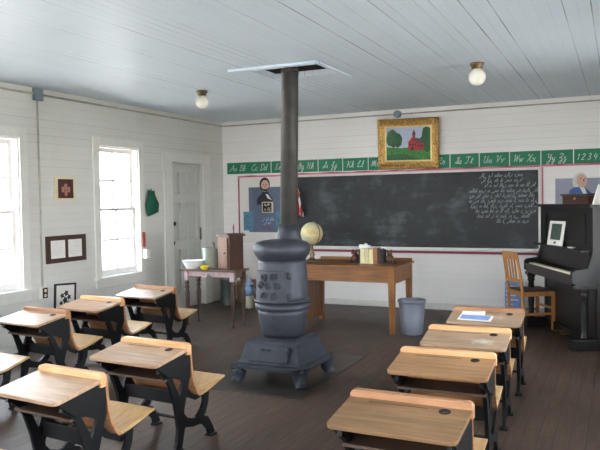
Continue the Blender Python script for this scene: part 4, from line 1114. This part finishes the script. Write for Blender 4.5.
figure('portrait_cutout', -4.842, 1.635, .0108, [
    ('coat', M['coat_dark'], [(-13, -17), (-12, -8), (-6, -3), (-3, 1), (5, 1), (7, -3), (12, -9), (12, -17)], 0),
    ('shirt', M['white_card'], [(1, -2), (5, -3), (11, -11), (4, -8)], 1),
    ('hair', M['hair_dark'], ell(0, 11, 8.2, 9.8), 1),
    ('face', M['skin'], ell(.6, 9.0, 6.4, 8.2), 2),
    ('beard', M['hair_dark'], [(-5.6, 8), (-4.8, 4), (-1, 1.6), (3, 1.4), (6.0, 4.5), (6.6, 8), (5, 5.2), (1, 4.2), (-3, 5.0)], 3),
    ('eye', M['hair_dark'], ell(-1.6, 10.6, 1.0, .5, 8), 4), ('eye', M['hair_dark'], ell(3.0, 10.6, 1.0, .5, 8), 4),
    ('nose', M['roof_paint'], [(.6, 10), (1.2, 10), (1.8, 7.6), (.6, 7.4)], 4), ('mouth', M['house_paint'], [(-1, 6.1), (2.6, 6.1), (1, 5.5)], 5)],
    'cut out portrait of a dark haired bearded man above the slate blue poster', .006)
t = thing('name_card', 'small dark card with cream edge on the slate blue poster below portrait', 'card', (-4.80, YB - .006, 1.41))
MB().box((-.095, -.003, -.082), (.095, 0, .082)).build('card', M['cream'], t); MB().box((-.08, -.005, -.068), (.068, -.003, .068)).build('panel', M['coat_dark'], t)
b = MB(); rnd = random.Random(5)
for zz in (.028, -.045): scribble(b, -.06, .0, zz, .026, .008, -.005)
b.build('lettering', M['cream'], t)
t = thing('caption_sheet', 'blue and red lettering sheet low on the slate blue poster', 'poster', (-4.81, YB - .006, 1.17), 0, g2)
MB().box((-.11, -.003, -.11), (.11, 0, .11)).build('sheet', M['board_blue'], t)
b = MB(); scribble(b, -.08, .06, .04, .03, .010, -.003); scribble(b, -.06, .06, -.01, .026, .009, -.003); b.build('blue_lettering', plain('light_blue_ink', srgb(150, 170, 214)), t)
b = MB(); scribble(b, -.07, .07, -.075, .028, .011, -.003); b.build('red_lettering', M['maroon'], t)
P(-4.66, -4.50, 1.06, 1.345, .006, .008, M['teal'], 'poster', 'small teal picture at the lower right of the slate blue poster, half behind stove pipe', 'poster', g2)
# small striped flag hanging from a staff beside the blackboard
t = thing('striped_flag', 'red and white striped flag hanging in front of the blackboard beside the stove pipe', 'flag', (-4.235, YB - .13, 1.68))
MB().tube([(-.02, .09, -.08), (-.01, .0, .02), (0, -.05, .08)], .008, 8).build('staff', M['gold_light'], t)
b = MB(); n = 12; rows = []
for j in range(10):
    f = j / 9; w = .04 + .085 * f ** .8
    rows.append([b.bm.verts.new((-.03 + (k / n - .42) * w * 1.0 + .05 * f, -.02 + .02 * math.sin(k / n * 14) * (0.4 + f), .02 - .44 * f + .03 * math.sin(k / n * 3))) for k in range(n + 1)])
for j in range(9):
    for k in range(n): b._face([rows[j][k], rows[j + 1][k], rows[j + 1][k + 1], rows[j][k + 1]], True)
fo = b.build('cloth', M['flag'], t); md = fo.modifiers.new('thick', 'SOLIDIFY'); md.thickness = .003
# portrait poster behind the piano
o = P(-.73, -.02, 1.30, 1.725, 0, .003, M['board_grey'], 'poster', 'lilac grey poster on the wall behind the piano top', 'poster')
figure('portrait_cutout', -.435, 1.66, .0092, [
    ('coat', M['coat_blue'], [(-16, -22), (-14, -9), (-8, -5), (4, -4), (8, -8), (14, -14), (15, -22)], 0),
    ('hair', M['hair_white'], [(-9, -5), (-10.5, 2), (-10, 8), (-6, 13), (0, 15), (5, 13.5), (7, 10), (5, 2), (-4, -5)], 1),
    ('cravat', M['white_card'], [(-2, -4), (5, -6), (8, -15), (3, -14)], 2),
    ('face', M['skin'], [(-5, 8), (-2, 11.5), (3, 12), (7, 9), (8, 3), (6.5, -3), (3, -6), (-2, -4), (-5, 1)], 2),
    ('eye', M['hair_dark'], ell(.6, 6.2, 1.0, .5, 8), 3), ('eye', M['hair_dark'], ell(5.2, 6.2, .9, .5, 8), 3),
    ('nose', M['roof_paint'], [(3.4, 6), (4.0, 6), (5.0, 2.6), (3.0, 2.4)], 3), ('mouth', M['house_paint'], [(1.4, -.6), (5.4, -.6), (3.6, -1.3)], 3)],
    'cut out portrait of a white haired man in blue coat above the piano', .003)

# ================================================================== LEFT WALL THINGS
def left_thing(name, label, cat, y, z, grp=None, rot=0): 
    t = thing(name, label, cat, (XL, y, z), 0, grp); t.rotation_euler = (R(rot), 0, 0); return t
t = left_thing('framed_picture', 'small cream framed picture with dark red brown print between the two windows', 'picture', 5.82, 1.675)
MB().box((.0, -.155, -.13), (.018, .155, .13), bev=.004).build('frame', M['cream'], t)
MB().box((.018, -.115, -.105), (.021, .115, .105)).build('print', plain('dark_red_print', srgb(84, 46, 40), .5), t)
b = MB()
for yy, zz, s in ((-.045, -.01, .03), (.0, .02, .034), (.045, -.01, .03), (0, -.05, .03)): b.box((.021, yy - s * .6, zz - s), (.0225, yy + s * .6, zz + s))
b.build('printed_figures', plain('pinkish_print', srgb(170, 120, 106), .5), t)
t = left_thing('certificate_frame', 'dark brown frame holding two white sheets on the wall between the windows', 'picture frame', 5.815, 1.012)
b = MB(); w, h = .30, .148
b.box((0, -w, -h), (.02, w, -h + .05)); b.box((0, -w, h - .05), (.02, w, h)); b.box((0, -w, -h + .05), (.02, -w + .06, h - .05)); b.box((0, w - .06, -h + .05), (.02, w, h - .05)); b.box((0, -.018, -h + .05), (.02, .018, h - .05))
b.build('frame', M['brown_frame'], t, weld=True)
for s in (-1, 1):
    y0, y1 = sorted((s * .016, s * (w - .058)))
    c = MB().box((.002, y0, -h + .048), (.010, y1, h - .048)).build('certificate', M['white_card'], t)
    b = MB()
    for k in range(6): b.box((.010, y0 + .03, .07 - k * .027), (.0108, y1 - .03 - (k % 2) * .03, .076 - k * .027))
    b.build('printed_lines', plain('grey_ink', srgb(210, 210, 206)), c)
t = left_thing('framed_print', 'tilted small black framed print low on the wall below the certificate frame', 'picture', 5.775, .475, None, -3.5)
b = MB(); w, h = .16, .155
for lo, hi in (((0, -w, -h), (.018, w, -h + .02)), ((0, -w, h - .02), (.018, w, h)), ((0, -w, -h + .02), (.018, -w + .02, h - .02)), ((0, w - .02, -h + .02), (.018, w, h - .02))): b.box(lo, hi)
b.build('frame', M['black'], t, weld=True)
pr = MB().box((.002, -w + .013, -h + .013), (.010, w - .013, h - .013)).build('print', M['white_card'], t)
b = MB()
for yy, zz, rr in ((-.045, .02, .035), (.015, .045, .04), (.06, .0, .035), (0, -.03, .045), (-.06, -.06, .03), (.05, -.075, .035)):
    pts = [(yy + rr * math.cos(k * PI / 5) * (1 if k % 2 else .55), zz + rr * math.sin(k * PI / 5) * (1 if k % 2 else .55)) for k in range(10)]
    b.prism(pts, 'X', .010, .0112)
b.build('ink_drawing', M['black'], pr)
# green garment on a hook, tan paper behind it, red and white things by the window casing
t = left_thing('hanging_garment', 'dark green cloth garment hanging on a hook between window and door', 'garment', 7.31, 1.63)
b = MB(); n = 14; rows = []
for j in range(9):
    f = j / 8; w = .05 + .075 * min(1, f * 1.7) - .02 * max(0, f - .8) * 5 * .2
    rows.append([])
    for k in range(n):
        a = 2 * PI * k / n
        rows[-1].append(b.bm.verts.new((.05 + .03 * math.cos(a) * (1 + .3 * math.sin(3 * a + j * .5)), w * math.sin(a) * (1 + .1 * math.sin(2.2 * a + j)) + .03 * f, .03 - .30 * f + .03 * math.sin(a) * f)))
for j in range(8):
    for k in range(n): b._face([rows[j][k], rows[j][(k + 1) % n], rows[j + 1][(k + 1) % n], rows[j + 1][k]], True)
b._face(rows[0]); b._face(rows[-1][::-1])
b.build('cloth', M['green_cloth'], t, recalc=True)
MB().tube([(.0, 0, .03), (.045, 0, .03), (.055, 0, .055)], .006, 8).build('hook', M['black'], t)
o = MB().box((0, -.05, -.075), (.004, .05, .075)).build('paper_note', M['tan']); o.location = (XL, 7.45, 1.52); tag(o, 'small tan paper on the wall beside the green garment', 'paper')
o = MB().prism([(-.03, .10), (.03, .10), (.035, -.07), (.01, -.10), (-.02, -.09)], 'X', 0, .02, None, .004).build('red_pouch', plain('brick_red', srgb(168, 78, 68))); o.location = (XL + .022, 7.15, 1.03); tag(o, 'narrow red pouch hanging on the right casing of the second window', 'pouch')
o = MB().box((0, -.04, -.06), (.06, .04, .06), bev=.01).build('white_holder', M['white_card']); o.location = (XL + .022, 7.18, .85); tag(o, 'white paper holder on the window casing below the red pouch', 'holder')

# conduit runs and boxes
t = thing('electrical_conduit', 'grey conduit along the top of the left wall with a drop to outlet', 'conduit', (XL, 5.45, 2.665))
MB().tube([(.012, YF - 5.45, 0), (.012, 0, 0)], .011, 8).build('pipe_run', M['conduit'], t); MB().tube([(.012, 0, 0), (.012, YB - 5.46, 0)], .011, 8).build('pipe_run', M['conduit'], t)
MB().tube([(.012, 0, -.03), (.012, 0, -2.03)], .010, 8).build('drop_pipe', M['conduit'], t)
MB().box((0, -.055, -.07), (.05, .055, .06), bev=.006).build('junction_box', M['jbox'], t)
t = thing('back_conduit', 'thin conduit along the top of the back wall with round junction box', 'conduit', (-2.76, YB, 2.665))
MB().tube([(XL + .03 + 2.76, -.012, 0), (0, -.012, 0)], .009, 8).build('pipe_run', M['conduit'], t); MB().tube([(0, -.012, 0), (XR - .02 + 2.76, -.012, 0)], .009, 8).build('pipe_run', M['conduit'], t)
MB().lathe([(.052, 0), (.052, .035), (.045, .042), (.001, .042)], 24, xf=Matrix.Rotation(PI / 2, 4, 'X')).build('junction_box', M['jbox'], t)
t = thing('wall_outlet', 'black electrical outlet in a white box at the foot of the conduit drop', 'outlet', (XL, 5.45, .565))
MB().box((0, -.04, -.06), (.045, .04, .06), bev=.004).build('box', M['trim'], t); MB().box((.045, -.035, -.055), (.05, .035, .055), bev=.002).build('cover_plate', M['black'], t)
for s in (-1, 1): MB().lathe([(.017, 0), (.017, .004), (.001, .004)], 16, xf=Matrix.Translation((.05, 0, s * .026)) @ Matrix.Rotation(PI / 2, 4, 'Y')).build('socket', M['cream'], t)

# ================================================================== CEILING LAMPS
def lamp(x, y, r_, label):
    t = thing('ceiling_lamp', label, 'ceiling lamp', (x, y, H), 0, 'globe ceiling lamps')
    MB().lathe([(.062, 0), (.064, -.012), (.058, -.022), (.05, -.03), (.048, -.052), (.042, -.055)][::-1], 28).build('fitting', M['brass'], t)
    MB().lathe([(.001, -.05 - 2 * r_ + .0), *[(r_ * math.sin(a), -.05 - r_ - r_ * math.cos(a)) for a in [R(k) for k in range(8, 160, 8)]], (.042, -.052), (.04, -.045)], 28, cap=False).build('globe_shade', M['opal'], t)
lamp(-4.19, 6.50, .073, 'small white globe ceiling lamp left of the stove pipe')
lamp(-1.18, 6.43, .078, 'white globe ceiling lamp right of the stove pipe, above the blackboard writing')

# ================================================================== LIGHT
Wd = bpy.data.worlds.new('overcast_sky'); S.world = Wd; Wd.use_nodes = True
nt = Wd.node_tree; bg = nt.nodes['Background']
tc = N(nt, 'ShaderNodeTexCoord').outputs['Generated']
sep = N(nt, 'ShaderNodeSeparateXYZ'); nt.links.new(tc, sep.inputs[0])
c = ramp(nt, sep.outputs[2], [(0.0, (.96, .97, 1.0, 1)), (0.25, (.84, .91, 1.0, 1)), (1.0, (.62, .76, 1.0, 1))])
nt.links.new(c, bg.inputs[0]); bg.inputs[1].default_value = 1.5
sd = bpy.data.lights.new('sun', 'SUN'); sd.energy = 2.6; sd.angle = R(1.0); sd.color = (1.0, .94, .84)
so = bpy.data.objects.new('sun', sd); COL.objects.link(so)
so.rotation_euler = Vector((.10, -.75, -.9)).to_track_quat('-Z', 'Y').to_euler()

# ================================================================== CAMERA
cd = bpy.data.cameras.new('camera'); co = bpy.data.objects.new('camera', cd); COL.objects.link(co); S.camera = co
yaw, pitch_, roll = .4349, .0352, -.0160
f = Vector((-math.sin(yaw) * math.cos(pitch_), math.cos(yaw) * math.cos(pitch_), -math.sin(pitch_)))
r0 = Vector((math.cos(yaw), math.sin(yaw), 0)); u0 = r0.cross(f)
rr = r0 * math.cos(roll) + u0 * math.sin(roll); uu = -r0 * math.sin(roll) + u0 * math.cos(roll)
co.matrix_world = Matrix.Translation((0, 0, 1.5)) @ Matrix(((rr.x, uu.x, -f.x, 0), (rr.y, uu.y, -f.y, 0), (rr.z, uu.z, -f.z, 0), (0, 0, 0, 1)))
cd.sensor_width = 36; cd.lens = 688.2 / 600 * 36; cd.clip_start = .05; cd.clip_end = 200

S.view_settings.view_transform = 'Standard'; S.view_settings.look = 'None'; S.view_settings.gamma = 1.0
S.view_settings.use_curve_mapping = False
S.view_settings.exposure = 4.68
S.cycles.max_bounces = 10; S.cycles.diffuse_bounces = 6; S.cycles.transparent_max_bounces = 12
S.cycles.use_denoising = True
S.cycles.sample_clamp_indirect = 6.0
